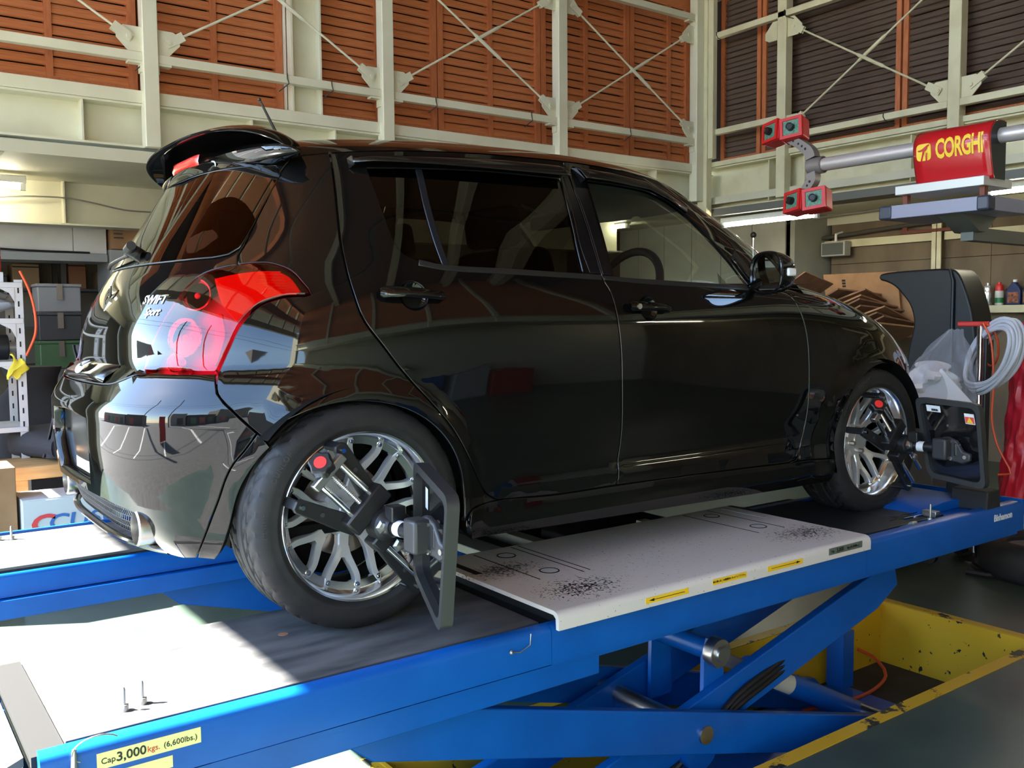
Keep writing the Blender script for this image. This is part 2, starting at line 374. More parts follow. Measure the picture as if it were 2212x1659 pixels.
# under the louvres: set-back wall, soffit and second beam
S_(MB().box((-2.7, YW+.02, 1.90), (6.3, 6.3, 1.98)).build('ceiling_back', M_soffit, None))
S_(MB().box((-2.7, 6.0, FZ), (6.3, 6.1, 1.9)).build('wall_rear', mat('dim_store_wall', RGB(120, 112, 98), .7), None))
b2 = S_(empty('trim_store_beam'))
hbeam(MB(), (-2.7, 4.75, 1.78), (6.0, 4.75, 1.78), .42, .20).build('beam', M_soffit, b2)
for x in (-.8, .30, 1.4): MB().box((x-.006, 4.66, 1.58), (x+.006, 4.745, 1.98)).build('stiffener', M_soffit, b2)
MB().prism([(0, 0), (.30, .0), (.10, -.16), (-.02, -.16)], (-.42, 3.62, 1.99), (1, 0, 0), (0, 0, 1), (-.06, .06)).build('bracket', M_soffit, b2)

# ---------------- end wall in front of the car (runs along y)
wr = S_(empty('wall_right'))
XW = 6.1; COLY = [3.36, 2.55, .90, -.75, -2.4]
for i, y in enumerate(COLY[1:]): MB().box((XW-.06, y-.05, 1.95), (XW+.04, y+.05, 4.9)).build('column', M_cream_r, wr, bevel=.006)
MB().box((XW-.10, 3.34, 2.42), (XW-.04, 3.42, 4.9)).build('corner_channel', M_cream_r, wr, bevel=.004)
MB().box((5.98, 3.40, 1.75), (6.06, 3.52, 4.9)).build('corner_post', M_cream_r, wr, bevel=.005)
hbeam(MB(), (XW+.14, 3.6, 2.14), (XW+.14, -6.3, 2.14), .42, .24).build('beam', M_cream_r, wr)
for y in (2.75, 2.35, 1.3, .2, -.6): MB().box((XW+.03, y-.006, 1.95), (XW+.134, y+.006, 2.33)).build('stiffener', M_cream_r, wr)
MB().box((XW+.0, -6.3, 1.86), (XW+.26, 3.5, 1.93)).build('dark_channel', M_beamdk, wr)
MB().box((XW+.00, -6.3, 2.352), (XW+.20, 3.45, 2.40)).build('sill', M_cream_r, wr, bevel=.004)
for (ya, ye, z) in ((3.36, 2.60, 2.68), (2.50, .95, 2.50), (.85, -.70, 2.50), (-.80, -2.35, 2.50), (3.36, 1.0, 3.62), (.85, -.70, 3.62)):
    MB().box((XW-.06, ye, z-.028), (XW+.0, ya, z+.028)).build('rail', M_cream_r, wr, bevel=.004)
for (ya, za, ye, ze) in ((2.42, 3.48, 1.03, 2.62), (2.42, 2.62, 1.03, 3.48), (.77, 2.62, -.62, 3.48), (.77, 3.48, -.62, 2.62)):
    brace(wr, (XW-.03-.012*(za > ze), ya, za), (XW-.03-.012*(za > ze), ye, ze), (-1, 0, 0), M_cream_r)
for y, dy in ((2.42, -1), (1.03, 1), (.77, -1), (-.62, 1), (2.68, 1)):
    for z, up in ((2.62, 1), (3.48, -1)):
        if y == 2.68 and up > 0: continue
        gusset(wr, (XW-.03, y, z), (0, dy, 0), up, (-1, 0, 0), M_cream_r)
for (ya, ye) in ((3.44, 2.94), (2.92, 1.47), (1.45, .0), (-.02, -1.47)):
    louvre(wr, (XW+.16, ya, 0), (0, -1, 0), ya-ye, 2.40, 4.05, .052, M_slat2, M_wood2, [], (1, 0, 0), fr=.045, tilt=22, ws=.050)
MB().box((XW+.27, -6.3, 2.37), (XW+.31, 3.7, 6.0)).build('backing', M_back, wr)
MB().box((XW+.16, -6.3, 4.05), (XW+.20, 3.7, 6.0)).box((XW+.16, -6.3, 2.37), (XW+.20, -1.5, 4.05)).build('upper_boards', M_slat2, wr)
for y, z in ((1.50, 2.50), (3.33, 3.62), (2.52, 3.62)): MB().tube([(XW-.063, y, z+.03), (XW-.066, y, z), (XW-.063, y-.02, z-.035), (XW-.03, y-.09, z-.07)], .004, 6).build('cable_tie', M_tie, wr)
# set-back plywood wall and soffit under it
XB = 8.0
S_(MB().box((XB+.06, -8.2, FZ), (XB+.16, 6.4, 2.1)).build('wall_light_stop', M_back, None)); S_(MB().box((6.2, 6.1, FZ), (9.0, 6.2, 2.1)).build('wall_corner_light_stop', M_back, None))  # unseen sheets added to stop sky light leaking through the wall joints
S_(MB().box((XW+.02, -8.2, 1.98), (8.6, 6.3, 2.05)).build('ceiling_right', M_soffit, None))
pw_ = S_(empty('wall_plywood'))
yy = 3.35
for i in range(7):      # plywood sheets with open joints, lower and upper course
    MB().box((XB, yy-1.795, FZ), (XB+.02, yy, 1.415)).build('plywood_sheet', M_ply, pw_); MB().box((XB, yy-1.795, 1.42), (XB+.02, yy, 1.86)).build('plywood_sheet', M_ply, pw_); yy -= 1.80
MB().box((XB-.02, -8, 1.86), (XB+.02, 3.4, 2.0)).build('top_board', M_soffit, pw_)
for y in (2.06, -1.4): MB().box((XB-.10, y-.05, FZ), (XB-.09, y+.05, 1.98)).box((XB-.10, y-.004, FZ), (XB, y+.004, 1.98)).build('wall_post', M_cream_r, pw_)
for (z0, z1, ya, ye, xd) in ((1.60, 1.68, 3.45, 2.12, .06), (1.60, 1.68, 2.0, -3.0, .06), (.86, .93, 3.2, -3.0, .16)): MB().box((XB-xd, ye, z0), (XB, ya, z1)).build('wall_rail', M_cream_r, pw_)
S_(MB().box((XB-.6, 3.4, FZ), (XB+.3, 3.46, 2.0)).build('wall_grey_end', M_greywall, None))
gw = S_(empty('wall_grey'))
for i in range(6): MB().box((7.3, 3.45+i*.46, FZ), (7.32, 3.45+i*.46+.452, 1.98)).build('wall_panel', M_greywall, gw)

# ---------------- side behind the photographer, facade over the open shutters, roof
wf = S_(empty('wall_front'))
MB().box((-2.7, -6.35, 2.36), (6.3, -6.3, 6.0)).build('louvre_boards', M_wood, wf)
hbeam(MB(), (-2.7, -6.2, 2.145), (6.3, -6.2, 2.145), .40, .26).build('beam', M_cream, wf)
for x in COLX: MB().box((x-.05, -6.24, 2.0), (x+.05, -6.16, 6.0)).build('column', M_cream, wf)
MB().box((-2.7, -8.1, FZ), (9, -8.0, 2.1)).build('lower_wall', mat('cream_wall', RGB(206, 202, 184), .6), wf)
MB().box((-2.7, -8.1, 2.06), (6.4, -6.2, 2.12)).build('soffit', M_soffit, wf)
for i, (xa, ln, c, hh) in enumerate(((2.6, 1.1, RGB(30, 90, 160), .9), (4.0, .8, RGB(180, 180, 178), .75), (4.9, .7, RGB(180, 40, 36), .5), (.6, 1.2, RGB(44, 44, 46), 1.1))):
    MB().box((xa, -7.9, FZ), (xa+ln, -7.4, FZ+hh)).build('bench_cabinet', mat('bench_paint_%d' % i, c, .4), wf, bevel=.01)
fc = S_(empty('wall_left'))
XFC = -2.78
MB().box((XFC-.12, -8.2, 2.97), (XFC+.0, 6.4, 3.40)).build('lintel', M_cream, fc)
MB().box((XFC-.12, -8.2, 4.3), (XFC+.0, 6.4, 4.85)).build('fascia', M_wood2, fc)
MB().box((XFC-.12, -8.2, 5.82), (XFC+.0, 6.4, 6.0)).build('upper_fascia', M_wood2, fc)
for y in np.arange(-8.1, 6.4, 1.2): MB().box((XFC-.12, y-.05, 4.85), (XFC, y+.05, 5.82)).build('clerestory_post', M_cream, fc)
MB().box((-4.15, -8.2, 4.48), (XFC-.1, 6.4, 4.56)).build('sun_block_canopy', M_soffit, fc)  # unseen, added to keep sun out of the window strip below
for y in np.arange(-8.1, 6.4, 1.2): MB().box((XFC-.12, y-.05, 3.40), (XFC, y+.05, 4.3)).build('window_post', M_cream, fc)

for y in (-6.3, 3.9): MB().box((XFC-.15, y-.15, FZ), (XFC+.15, y+.15, 2.97)).build('portal_post', M_cream, fc)
MB().box((XFC-.1, 3.9, FZ), (XFC, 6.4, 2.97)).build('side_wall', M_soffit, fc)
ce_ = S_(MB().box((-3.95, -8.2, 6.0), (9, 6.5, 6.08)).build('ceiling', M_ceil, None))  # overhang past the facade added to shade the clerestory from sun
for x in (-.9, 1.3, 3.5, 5.2): hbeam(MB(), (x, -6.3, 5.75), (x, 3.7, 5.75), .40, .20).build('roof_beam', M_cream, ce_)
for y in (-4.5, -2.0, .5, 2.6): MB().box((-2.7, y-.04, 5.94), (6.2, y+.04, 6.0)).build('purlin', M_beamdk, ce_)
# street seen only in reflections
sp = S_(empty('street_outside'))
for i in range(6): MB().box((-10, -6+i*2.6, FZ-.019), (-5.0, -5.88+i*2.6, FZ-.012)).build('parking_line', M_white_line if False else mat('road_paint', RGB(225, 225, 220), .7), sp)
for i, (y0, y1, h, c) in enumerate(((-24, -13, 6.5, RGB(120, 112, 104)), (-12.5, -6, 3.8, RGB(70, 66, 64)), (-5.6, -2.4, 4.6, RGB(150, 146, 140)), (4, 9, 3.6, RGB(86, 78, 72)), (9.5, 20, 3.4, RGB(128, 122, 114)))):
    b_ = MB().box((-19, y0, FZ), (-15, y1, FZ+h)).build('street_building', mat('facade_%d' % i, c, .8), sp)
    n_ = int((y1-y0)/2)
    for k_ in range(n_):
        MB().box((-14.97, y0+.5+k_*2, FZ+.2), (-14.95, y0+1.8+k_*2, FZ+2.2)).build('shop_window', mat('shop_window_%d' % (k_ % 3), (RGB(30, 32, 36), RGB(150, 40, 36), RGB(40, 90, 60))[k_ % 3], .3), b_)
for y_ in (-1.6, 2.6): MB().tube([(-11, y_, FZ), (-11, y_, FZ+8)], .10, 10).build('street_pole', mat('pole_grey', RGB(110, 108, 104), .7), sp)
for z_ in (6.4, 7.2): MB().tube([(-11, -30, FZ+z_), (-11, -1.6, FZ+z_-.3), (-11, 2.6, FZ+z_-.2), (-11, 30, FZ+z_)], .02, 6).build('street_wire', mat('wire_black', RGB(30, 30, 30), .7), sp)
MB().box((-7.02, -.9, FZ), (-6.98, -.3, FZ+2.0)).build('street_banner', mat('banner_red', RGB(205, 36, 36), .7), sp)
# ================================================================== the car
M_paint = mat('black_car_paint', (0.0035, 0.0033, 0.0033, 1), 0.03, spec=0.5)
M_blk = mat('black_trim_plastic', (0.012, 0.012, 0.012, 1), 0.45)
M_blkgl = mat('gloss_black_trim', (0.006, 0.006, 0.007, 1), 0.12)
M_rub = mat('tyre_rubber', RGB(30, 30, 32), 0.62, spec=0.35, bump=0.05, bscale=300, vcol=RGB(42, 41, 41), vscale=18)
M_dark = mat('dark_void', (0.006, 0.006, 0.006, 1), 0.9, spec=0.1)
M_chrome = mat('chrome', (0.82, 0.82, 0.83, 1), 0.06, metal=1)
M_lip = mat('polished_aluminium', (0.86, 0.86, 0.86, 1), 0.16, metal=1)
M_silver = mat('silver_wheel_paint', (0.66, 0.67, 0.69, 1), 0.32, metal=0.55)
M_steel = mat('bare_steel', (0.50, 0.49, 0.47, 1), 0.32, metal=1)
M_disc = mat('brake_disc_iron', (0.26, 0.22, 0.20, 1), 0.38, metal=1)
M_bronze = mat('rusty_hub', RGB(170, 130, 96), 0.45, metal=0.6)
M_privacy = thin_glass('privacy_glass', (0.10, 0.095, 0.085, 1))
M_clear = thin_glass('side_glass', (0.84, 0.88, 0.85, 1))
M_screen = thin_glass('windscreen_glass', (0.72, 0.77, 0.74, 1))
M_rearg = thin_glass('rear_glass', (0.045, 0.045, 0.04, 1))
M_red = thin_glass('red_lens', (0.90, 0.085, 0.12, 1))
M_redd = mat('red_reflector', RGB(215, 30, 28), 0.18, spec=0.6, coat=0.5)
M_pink = mat('lamp_bowl', (0.62, 0.56, 0.58, 1), 0.45)
M_orange = mat('amber_bulb', RGB(245, 150, 30), 0.25)
M_lens = mat('clear_lens', (0.82, 0.84, 0.86, 1), 0.08, spec=0.8, coat=1)
M_white = mat('white_enamel', RGB(232, 232, 232), 0.4)
M_grey_in = mat('grey_headliner', RGB(150, 150, 142), 0.85)
M_seat = mat('seat_cloth', RGB(34, 34, 36), 0.9)
M_mirror = mat('mirror_silver', (0.86, 0.88, 0.87, 1), 0.0, metal=1)
M_mesh = mat('grille_wire', RGB(70, 70, 76), 0.4, metal=0.5)

# ---- body surface: q runs along the side (= x there) and on around both ends, z is height above the deck
def pch(xs, ys):
    xs = np.array(xs, float); ys = np.array(ys, float); n = len(xs); h = np.diff(xs); d = np.diff(ys)/h
    m = np.zeros(n); m[0] = d[0]; m[-1] = d[-1]
    for i in range(1, n-1):
        m[i] = 0 if d[i-1]*d[i] <= 0 else (h[i-1]+h[i])*3/((2*h[i]+h[i-1])/d[i-1]+(h[i]+2*h[i-1])/d[i])
    def f(x):
        x = np.clip(np.asarray(x, float), xs[0], xs[-1]); i = np.clip(np.searchsorted(xs, x)-1, 0, n-2)
        t = (x-xs[i])/h[i]
        return ys[i]*(2*t**3-3*t**2+1)+h[i]*m[i]*(t**3-2*t**2+t)+ys[i+1]*(3*t**2-2*t**3)+h[i]*m[i+1]*(t**3-t**2)
    return f
def sstep(t): t = np.clip(t, 0, 1); return t*t*(3-2*t)
XS, XSF = 0.55, 1.45
def nspl(xs, ys):
    xs = np.array(xs, float); ys = np.array(ys, float); n = len(xs); h = np.diff(xs)
    A = np.zeros((n, n)); b = np.zeros(n); A[0, 0] = A[-1, -1] = 1
    for i in range(1, n-1):
        A[i, i-1] = h[i-1]; A[i, i] = 2*(h[i-1]+h[i]); A[i, i+1] = h[i]
        b[i] = 6*((ys[i+1]-ys[i])/h[i]-(ys[i]-ys[i-1])/h[i-1])
    Mm = np.linalg.solve(A, b)
    def f(x):
        x = np.clip(np.asarray(x, float), xs[0], xs[-1]); i = np.clip(np.searchsorted(xs, x)-1, 0, n-2)
        d = x-xs[i]; e = xs[i+1]-x
        return (Mm[i]*e**3+Mm[i+1]*d**3)/(6*h[i])+(ys[i]/h[i]-Mm[i]*h[i]/6)*e+(ys[i+1]/h[i]-Mm[i+1]*h[i]/6)*d
    return f
Wz = nspl([.10, .15, .20, .26, .32, .45, .60, .72, .82, .90, .97, 1.04, 1.1, 1.2, 1.3, 1.36, 1.45],
          [.75, .785, .806, .812, .806, .820, .832, .836, .833, .819, .795, .768, .745, .703, .655, .622, .57])
XR = pch([.10, .16, .25, .35, .50, .585, .603, .62, .66, .694, .702, .735, .80, .90, .96, 1.0, 1.1, 1.2, 1.3, 1.40],
         [-.43, -.48, -.53, -.556, -.570, -.570, -.565, -.556, -.532, -.512, -.486, -.479, -.475, -.445, -.412, -.384, -.322, -.26, -.197, -.132])
XF = pch([.10, .2, .4, .6, .72, .8, .85, .90, .95, 1.0, 1.2, 1.36], [3.05, 3.15, 3.22, 3.18, 3.04, 2.88, 2.74, 2.55, 2.35, 2.2, 1.9, 1.6])
XG = pch([.93, 1.0, 1.1, 1.2, 1.3, 1.36, 1.42], [2.46, 2.35, 2.18, 1.98, 1.77, 1.64, 1.50])
NRf = pch([.1, .6, .75, .95, 1.1, 1.4], [3.5, 3.5, 3.3, 2.9, 2.8, 2.8])
ZD = pch([-.2, 0., .3, .6, .9, 1.2, 1.4, 1.6], [1.285, 1.308, 1.333, 1.349, 1.355, 1.348, 1.333, 1.30])
def flare(x, z):
    o = 0
    for cx, R, amp, wd in ((0.005, .318, .017, .075), (2.39, .330, .018, .12)):
        r = np.hypot(x-cx, z-.310); o = o+amp*(1-sstep((r-R)/wd))
    return o
def sup(psi, n):
    c, s = np.cos(psi), np.sin(psi)
    return (np.abs(c)**n+np.abs(s)**n)**(-1/n)
def body(q, z):
    q, z = np.broadcast_arrays(np.asarray(q, float), np.asarray(z, float))
    W = Wz(z); a = XS-XR(z); psi = np.clip((XS-q)/a, 0, np.pi); rr = sup(psi, NRf(z))
    xr = XS-a*rr*np.sin(psi); yr = W*rr*np.cos(psi)
    af = XF(z)-XSF; pf = np.clip((q-XSF)/af, 0, np.pi); rf = sup(pf, 3.2)
    xl = np.where(q > XSF, XSF+af*rf*np.sin(pf), q); yl = np.where(q > XSF, W*rf*np.cos(pf), W)
    ag = XG(z)-XS; pg = np.clip((q-XS)/ag, 0, np.pi); rg = sup(pg, 3.0)
    xg = XS+ag*rg*np.sin(pg); yg = W*rg*np.cos(pg)
    w = sstep((z-.90)/.10)
    x = np.where(q < XS, xr, xl*(1-w)+xg*w); y = np.where(q < XS, yr, yl*(1-w)+yg*w)
    on_side = np.clip(np.abs(y)/.6, 0, 1)**2
    ledge = .009*(1-sstep((z-.335)/.035))*sstep((z-.29)/.02)*sstep((x-.42)/.08)*(1-sstep((x-1.78)/.08))
    y = y+np.sign(y)*(flare(x, z)+ledge)*on_side
    return np.stack([x, -y, z+0*x], -1)
def qc_r(z): return float(XS-(XS-XR(z))*np.pi/2)
def qc_f(z): return float(XSF+(XF(z)-XSF)*np.pi/2)
def qc_g(z): return float(XS+(XG(z)-XS)*np.pi/2)
def mir_r(p): return (2*qc_r(p[1])-p[0], p[1])
def mir_f(p): return (2*qc_f(p[1])-p[0], p[1])
def mir_g(p): return (2*qc_g(p[1])-p[0], p[1])

def pip(P, poly):
    x, y = P[:, 0], P[:, 1]; ins = np.zeros(len(P), bool); n = len(poly)
    for i in range(n):
        x1, y1 = poly[i]; x2, y2 = poly[(i+1) % n]
        c = ((y1 > y) != (y2 > y)); xi = (x2-x1)*(y-y1)/((y2-y1) if abs(y2-y1) > 1e-12 else 1e-12)+x1
        ins ^= c & (x < xi)
    return ins
def area2(p): return np.sum(p[:, 0]*np.roll(p[:, 1], -1)-np.roll(p[:, 0], -1)*p[:, 1])/2
def inset(p, d):
    """move a closed outline to its left by d"""
    e = np.roll(p, -1, 0)-p; L = np.linalg.norm(e, axis=1, keepdims=True)+1e-12; e = e/L
    n = np.stack([-e[:, 1], e[:, 0]], 1); m = n+np.roll(n, 1, 0); k = np.sum(m*m, 1, keepdims=True)
    return p+d*2*m/np.maximum(k, 0.9)
def surf_n(q, z, surf, off):
    e = 1e-4; q = np.asarray(q, float); z = np.asarray(z, float)
    B = surf(np.stack([q, q+e, q-e, q, q]), np.stack([z, z, z, z+e, z-e]))
    n = np.cross(B[1]-B[2], B[3]-B[4]); n /= (np.linalg.norm(n, axis=-1, keepdims=True)+1e-12)
    o = off(q, z) if callable(off) else off
    return B[0]+n*(np.asarray(o)[..., None] if callable(off) else o), n
def panel(name, outer, material, parent, holes=(), off=0.0, thick=0.016, gap=0.0025, grid=0.03, surf=body, mirror=False, rnd=0.002, hole_gap=0.0):
    """sheet-metal panel cut from the body surface; outer / holes are outlines in (q, z)"""
    loops = [np.asarray(outer, float)]+[np.asarray(h, float) for h in holes]
    if area2(loops[0]) < 0: loops[0] = loops[0][::-1]
    for i in range(1, len(loops)):
        if area2(loops[i]) > 0: loops[i] = loops[i][::-1]
    base = [inset(l, gap if i == 0 else hole_gap) for i, l in enumerate(loops)]; top = [inset(b, rnd if thick else 0) for b in base]
    B = np.vstack(top); lo, hi = B.min(0), B.max(0)
    g = np.stack(np.meshgrid(np.arange(lo[0]+grid/2, hi[0], grid), np.arange(lo[1]+grid/2, hi[1], grid), indexing='ij'), -1).reshape(-1, 2)
    g = g[pip(g, top[0])]
    for t in top[1:]: g = g[~pip(g, t)]
    if len(g):
        d = np.min(np.linalg.norm(g[:, None, :]-B[None, ::2, :], axis=2), axis=1); g = g[d > grid*0.45]
    pts = np.vstack([B, g]); edges = []; k = 0
    for t in top:
        n = len(t); edges += [(k+i, k+(i+1) % n) for i in range(n)]; k += n
    res = mgeo.delaunay_2d_cdt([Vector(p) for p in pts], edges, [], 0, 1e-7)
    V2 = np.array([tuple(v) for v in res[0]]); T = np.array([tuple(f) for f in res[2]]); cen = V2[T].mean(1)
    keep = pip(cen, top[0])
    for t in top[1:]: keep &= ~pip(cen, t)
    T = T[keep]
    a = V2[T]; ar = (a[:, 1, 0]-a[:, 0, 0])*(a[:, 2, 1]-a[:, 0, 1])-(a[:, 2, 0]-a[:, 0, 0])*(a[:, 1, 1]-a[:, 0, 1])
    T[ar < 0] = T[ar < 0][:, ::-1]
    P, N = surf_n(V2[:, 0], V2[:, 1], surf, off); verts = P.tolist(); faces = [tuple(t) for t in T]; lnorm = [N[i] for t in T for i in t]
    if thick:
        for bl, tl in zip(base, top):
            n = len(bl)
            p1, n1 = surf_n(tl[:, 0], tl[:, 1], surf, off); p2s, n2 = surf_n(bl[:, 0], bl[:, 1], surf, off)
            m = p2s-p1; m -= n2*np.sum(m*n2, 1, keepdims=True); m /= (np.linalg.norm(m, axis=1, keepdims=True)+1e-12)
            p2 = p2s-n2*rnd; p3 = p2s-n2*thick; mid = (m*.8+n2*.6)
            k = len(verts); verts += p1.tolist()+p2.tolist()+p3.tolist()
            for i in range(n):
                j = (i+1) % n
                faces.append((k+i, k+n+i, k+n+j, k+j)); lnorm += [n1[i], mid[i], mid[j], n1[j]]
                faces.append((k+n+i, k+2*n+i, k+2*n+j, k+n+j)); lnorm += [mid[i], m[i], m[j], mid[j]]
    outs = []
    for s in ((1, -1) if mirror else (1,)):
        me = bpy.data.meshes.new(name)
        vv = verts if s == 1 else [(x, -y, z) for x, y, z in verts]
        ff = faces if s == 1 else [f[::-1] for f in faces]
        me.from_pydata(vv, [], ff)
        if s == 1: ln = lnorm
        else:
            ln = []; k = 0
            for f in faces:
                ln += [(v[0], -v[1], v[2]) for v in lnorm[k:k+len(f)][::-1]]; k += len(f)
        me.shade_smooth(); me.normals_split_custom_set([tuple(map(float, v)) for v in ln]); me.update()
        par = parent[0 if s == 1 else 1] if isinstance(parent, (tuple, list)) else parent
        outs.append(link(name, me, material, par))
    return outs if mirror else outs[0]
def at(q, z, off=0.0):
    p, n = surf_n(np.array([q]), np.array([z]), body, off); return Vector(p[0]), Vector(n[0])

car = empty('hatchback_car', (0, 0, 0), label='glossy black five-door hatchback standing on the blue scissor lift', cat='car')
# ---- seams
sA = [(.842, 1.3545), (.8454, 1.254), (.8534, 1.13), (.8625, .971), (.883, .919), (.896, .845), (.910, .726), (.918, .591), (.9235, .423), (.913, .289)]
sB = [(.050, 1.314), (.0418, 1.24), (.0212, 1.077), (.0171, .986), (.0221, .910), (.0401, .836), (.088, .761), (.142, .6845), (.2024, .612), (.266, .536), (.3136, .465), (.3577, .3926), (.400, .325), (.441, .298)]
sC1 = [(.441, .298), (.66, .2886), (.913, .289)]
sC2 = [(.913, .289), (1.283, .285), (1.60, .279), (1.77, .2745), (1.804, .2745)]
sD = [(1.804, .2745), (1.858, .2954), (1.888, .393), (1.8935, .520), (1.883, .664), (1.864, .771), (1.829, .868), (1.783, .933)]
sE = [(-.055, 1.301), (-.1065, 1.245), (-.155, 1.172), (-.199, 1.105), (-.233, 1.046), (-.258, 1.011), (-.262, .985)]
drip = lambda a, b, n=8: [(a+(b-a)*i/n, float(ZD(a+(b-a)*i/n))) for i in range(n+1)]
AR = .311   # wheel-arch radius
def arc(cx, a0, a1, r=AR, n=24): return [(cx+r*math.cos(math.radians(a0+(a1-a0)*i/n)), .312+r*math.sin(math.radians(a0+(a1-a0)*i/n))) for i in range(n+1)]
# rear door
w_rear = path([(.30, .986), (.50, .9815), (.79, .973)], [(.79, .973), (.792, 1.07), (.797, 1.16), (.803, 1.29)], [(.803, 1.29), (.5, 1.287), (.135, 1.268)],
              [(.135, 1.268), (.141, 1.20), (.147, 1.13), (.156, 1.06), (.172, 1.022), (.21, 1.0), (.30, .986)])
def cup_hole(q, z, r=.038): return np.array([(q+r*1.02*math.cos(a), z+r*1.06*math.sin(a)) for a in np.linspace(0, 2*np.pi, 49)[:-1]])
rdoor = panel('rear_door', path(sC1, sA[::-1], drip(.842, .050), sB), M_paint, car, [w_rear, cup_hole(.179, .900)], mirror=True)
# front door
w_front = path([(.915, .966), (1.06, .961), (1.28, .955), (1.593, .946)], [(1.593, .946), (1.572, .995), (1.534, 1.05), (1.476, 1.117), (1.413, 1.1875), (1.35, 1.236), (1.278, 1.27), (1.20, 1.288), (1.066, 1.294), (.918, 1.295)],
               [(.918, 1.295), (.915, 1.18), (.916, 1.07), (.915, .966)])
fr_out = [(1.10, float(ZD(1.10))), (1.25, 1.338), (1.37, 1.303), (1.47, 1.243), (1.555, 1.165), (1.63, 1.07), (1.70, .955)]
fdoor = panel('front_door', path(sC2, sD, [(1.783, .933), (1.70, .955)], fr_out[::-1], drip(1.10, .842), sA), M_paint, car, [w_front, cup_hole(1.041, .866)], mirror=True)
# A pillar and windscreen
ap_out = [(1.25, float(ZD(1.25))), (1.42, 1.329), (1.52, 1.275), (1.62, 1.195), (1.70, 1.10), (1.775, 1.0), (1.80, .955)]
panel('a_pillar', path(drip(1.10, 1.25), ap_out, [(1.80, .955), (1.70, .955)], fr_out[::-1]), M_paint, car, mirror=True, gap=.0015)
ws = path(ap_out[::-1], [(1.25, float(ZD(1.25))), (1.6, 1.30), (qc_g(1.30), 1.30), mir_g((1.6, 1.30)), mir_g((1.25, float(ZD(1.25))))], [mir_g(p) for p in ap_out],
          [mir_g((1.80, .955)), (qc_g(.965), .965), (1.80, .955)], step=.03)
panel('windscreen', ws, M_screen, car, thick=0, gap=.003, grid=.06)
# quarter panel, tail light, bumper outlines
tl_out = [(-.262, .985), (-.200, .989), (-.1628, .985), (-.122, .967), (-.098, .934), (-.083, .903), (-.115, .8995), (-.1495, .896), (-.2079, .874), (-.2544, .8263), (-.282, .767), (-.311, .6985)]
tl_in = [(-.262, .985), (-.315, .976), (-.368, .962), (-.4157, .933), (-.4833, .8524), (-.5428, .7657), (-.572, .6985)]
tl_bot = [(-.572, .6985), (-.44, .6975), (-.311, .6985)]
bs = [(-.311, .6985), (-.3066, .6493), (-.2683, .6033), (-.216, .547)]
a_b = math.degrees(math.atan2(.516-.308, -.191)); arc_r = [(.005+AR*math.cos(math.radians(-10+(a_b+10)*i/40)), .308+AR*math.sin(math.radians(-10+(a_b+10)*i/40))) for i in range(41)]
quarter = panel('quarter_panel', path(sB[::-1], drip(.050, -.055, 3), sE, tl_out, bs, [(-.216, .547), arc_r[-1]], arc_r[::-1], [arc_r[0], (.345, .286), (.40, .2925), (.441, .298)]), M_paint, car, mirror=True)
# side skirt
skirt = path([(.335, .200), (.66, .194), (1.28, .184), (1.90, .176), (2.04, .178)], [(2.04, .178), (2.055, .22), (2.05, .268)], [(2.05, .268), (1.90, .274), (1.804, .2745), (1.283, .285), (.913, .289), (.66, .2886), (.441, .298), (.345, .286)], [(.345, .286), (.325, .245), (.335, .200)])
panel('side_skirt', skirt, M_paint, car, off=lambda q, z: .010*sstep((.285-z)/.05), mirror=True, thick=.05, gap=.0015)
# front fender, headlight, front bumper, bonnet
fa = arc(2.39, 200, 28, .322)
hood_edge = [(1.80, .952), (2.05, .935), (2.25, .905), (2.42, .868), (2.56, .82)]
fend = path([(2.05, .268), (1.90, .274), (1.804, .2745)], sD, [(1.783, .933), (1.80, .952)], hood_edge, [(2.56, .82), (2.66, .73), (2.72, .62), (2.74, .50)], [(2.74, .50), fa[-1]], fa[::-1], [fa[0], (2.05, .268)])
panel('front_fender', fend, M_paint, car, mirror=True)
hl = path([(2.74, .50+.12), (2.735, .66), (2.68, .74), (2.58, .82)], [(2.58, .82), (2.80, .775), (3.02, .71)], [(3.02, .71), (3.0, .64), (2.90, .60), (2.74, .62)])
panel('headlight', hl, M_lens, car, off=.002, mirror=True)
fb = path([(2.74, .50), fa[-1]], [fa[-1], (2.69, .40), (2.70, .27), (2.72, .19)], [(2.72, .19), (3.2, .17), (qc_f(.17), .17), mir_f((3.2, .17)), mir_f((2.72, .19))], [mir_f((2.72, .19)), mir_f((2.70, .27)), mir_f((2.69, .40)), mir_f(fa[-1])], [mir_f(fa[-1]), mir_f((2.74, .50))],
          [mir_f((2.74, .50)), mir_f((2.74, .62))], [mir_f((2.74, .62)), mir_f((2.90, .60)), mir_f((3.0, .64)), mir_f((3.02, .70)), (qc_f(.72), .72), (3.02, .70), (3.0, .64), (2.90, .60), (2.74, .62)], [(2.74, .62), (2.74, .50)], step=.03)
panel('front_bumper', fb, M_paint, car, grid=.05)
hd = path(hood_edge, [(2.56, .82), (2.80, .775), (3.02, .712), (qc_f(.73), .73), mir_f((3.02, .712)), mir_f((2.80, .775)), mir_f((2.56, .82))], [mir_f(p) for p in hood_edge[::-1]], [mir_f((1.80, .952)), mir_f((1.95, .962)), (qc_f(.965), .965), (1.95, .962), (1.80, .952)], step=.03)
panel('bonnet', hd, M_paint, car, grid=.05)
mb = MB(); rows = []
for t in np.linspace(0, 1, 9):
    r = []
    for yy in np.linspace(-.74, .74, 15): r.append((1.55+.62*t*(1-.25*(yy/.74)**2), yy, .958+.004*t))
    rows.append(r)
mb.grid(rows).build('cowl', M_blk, car)
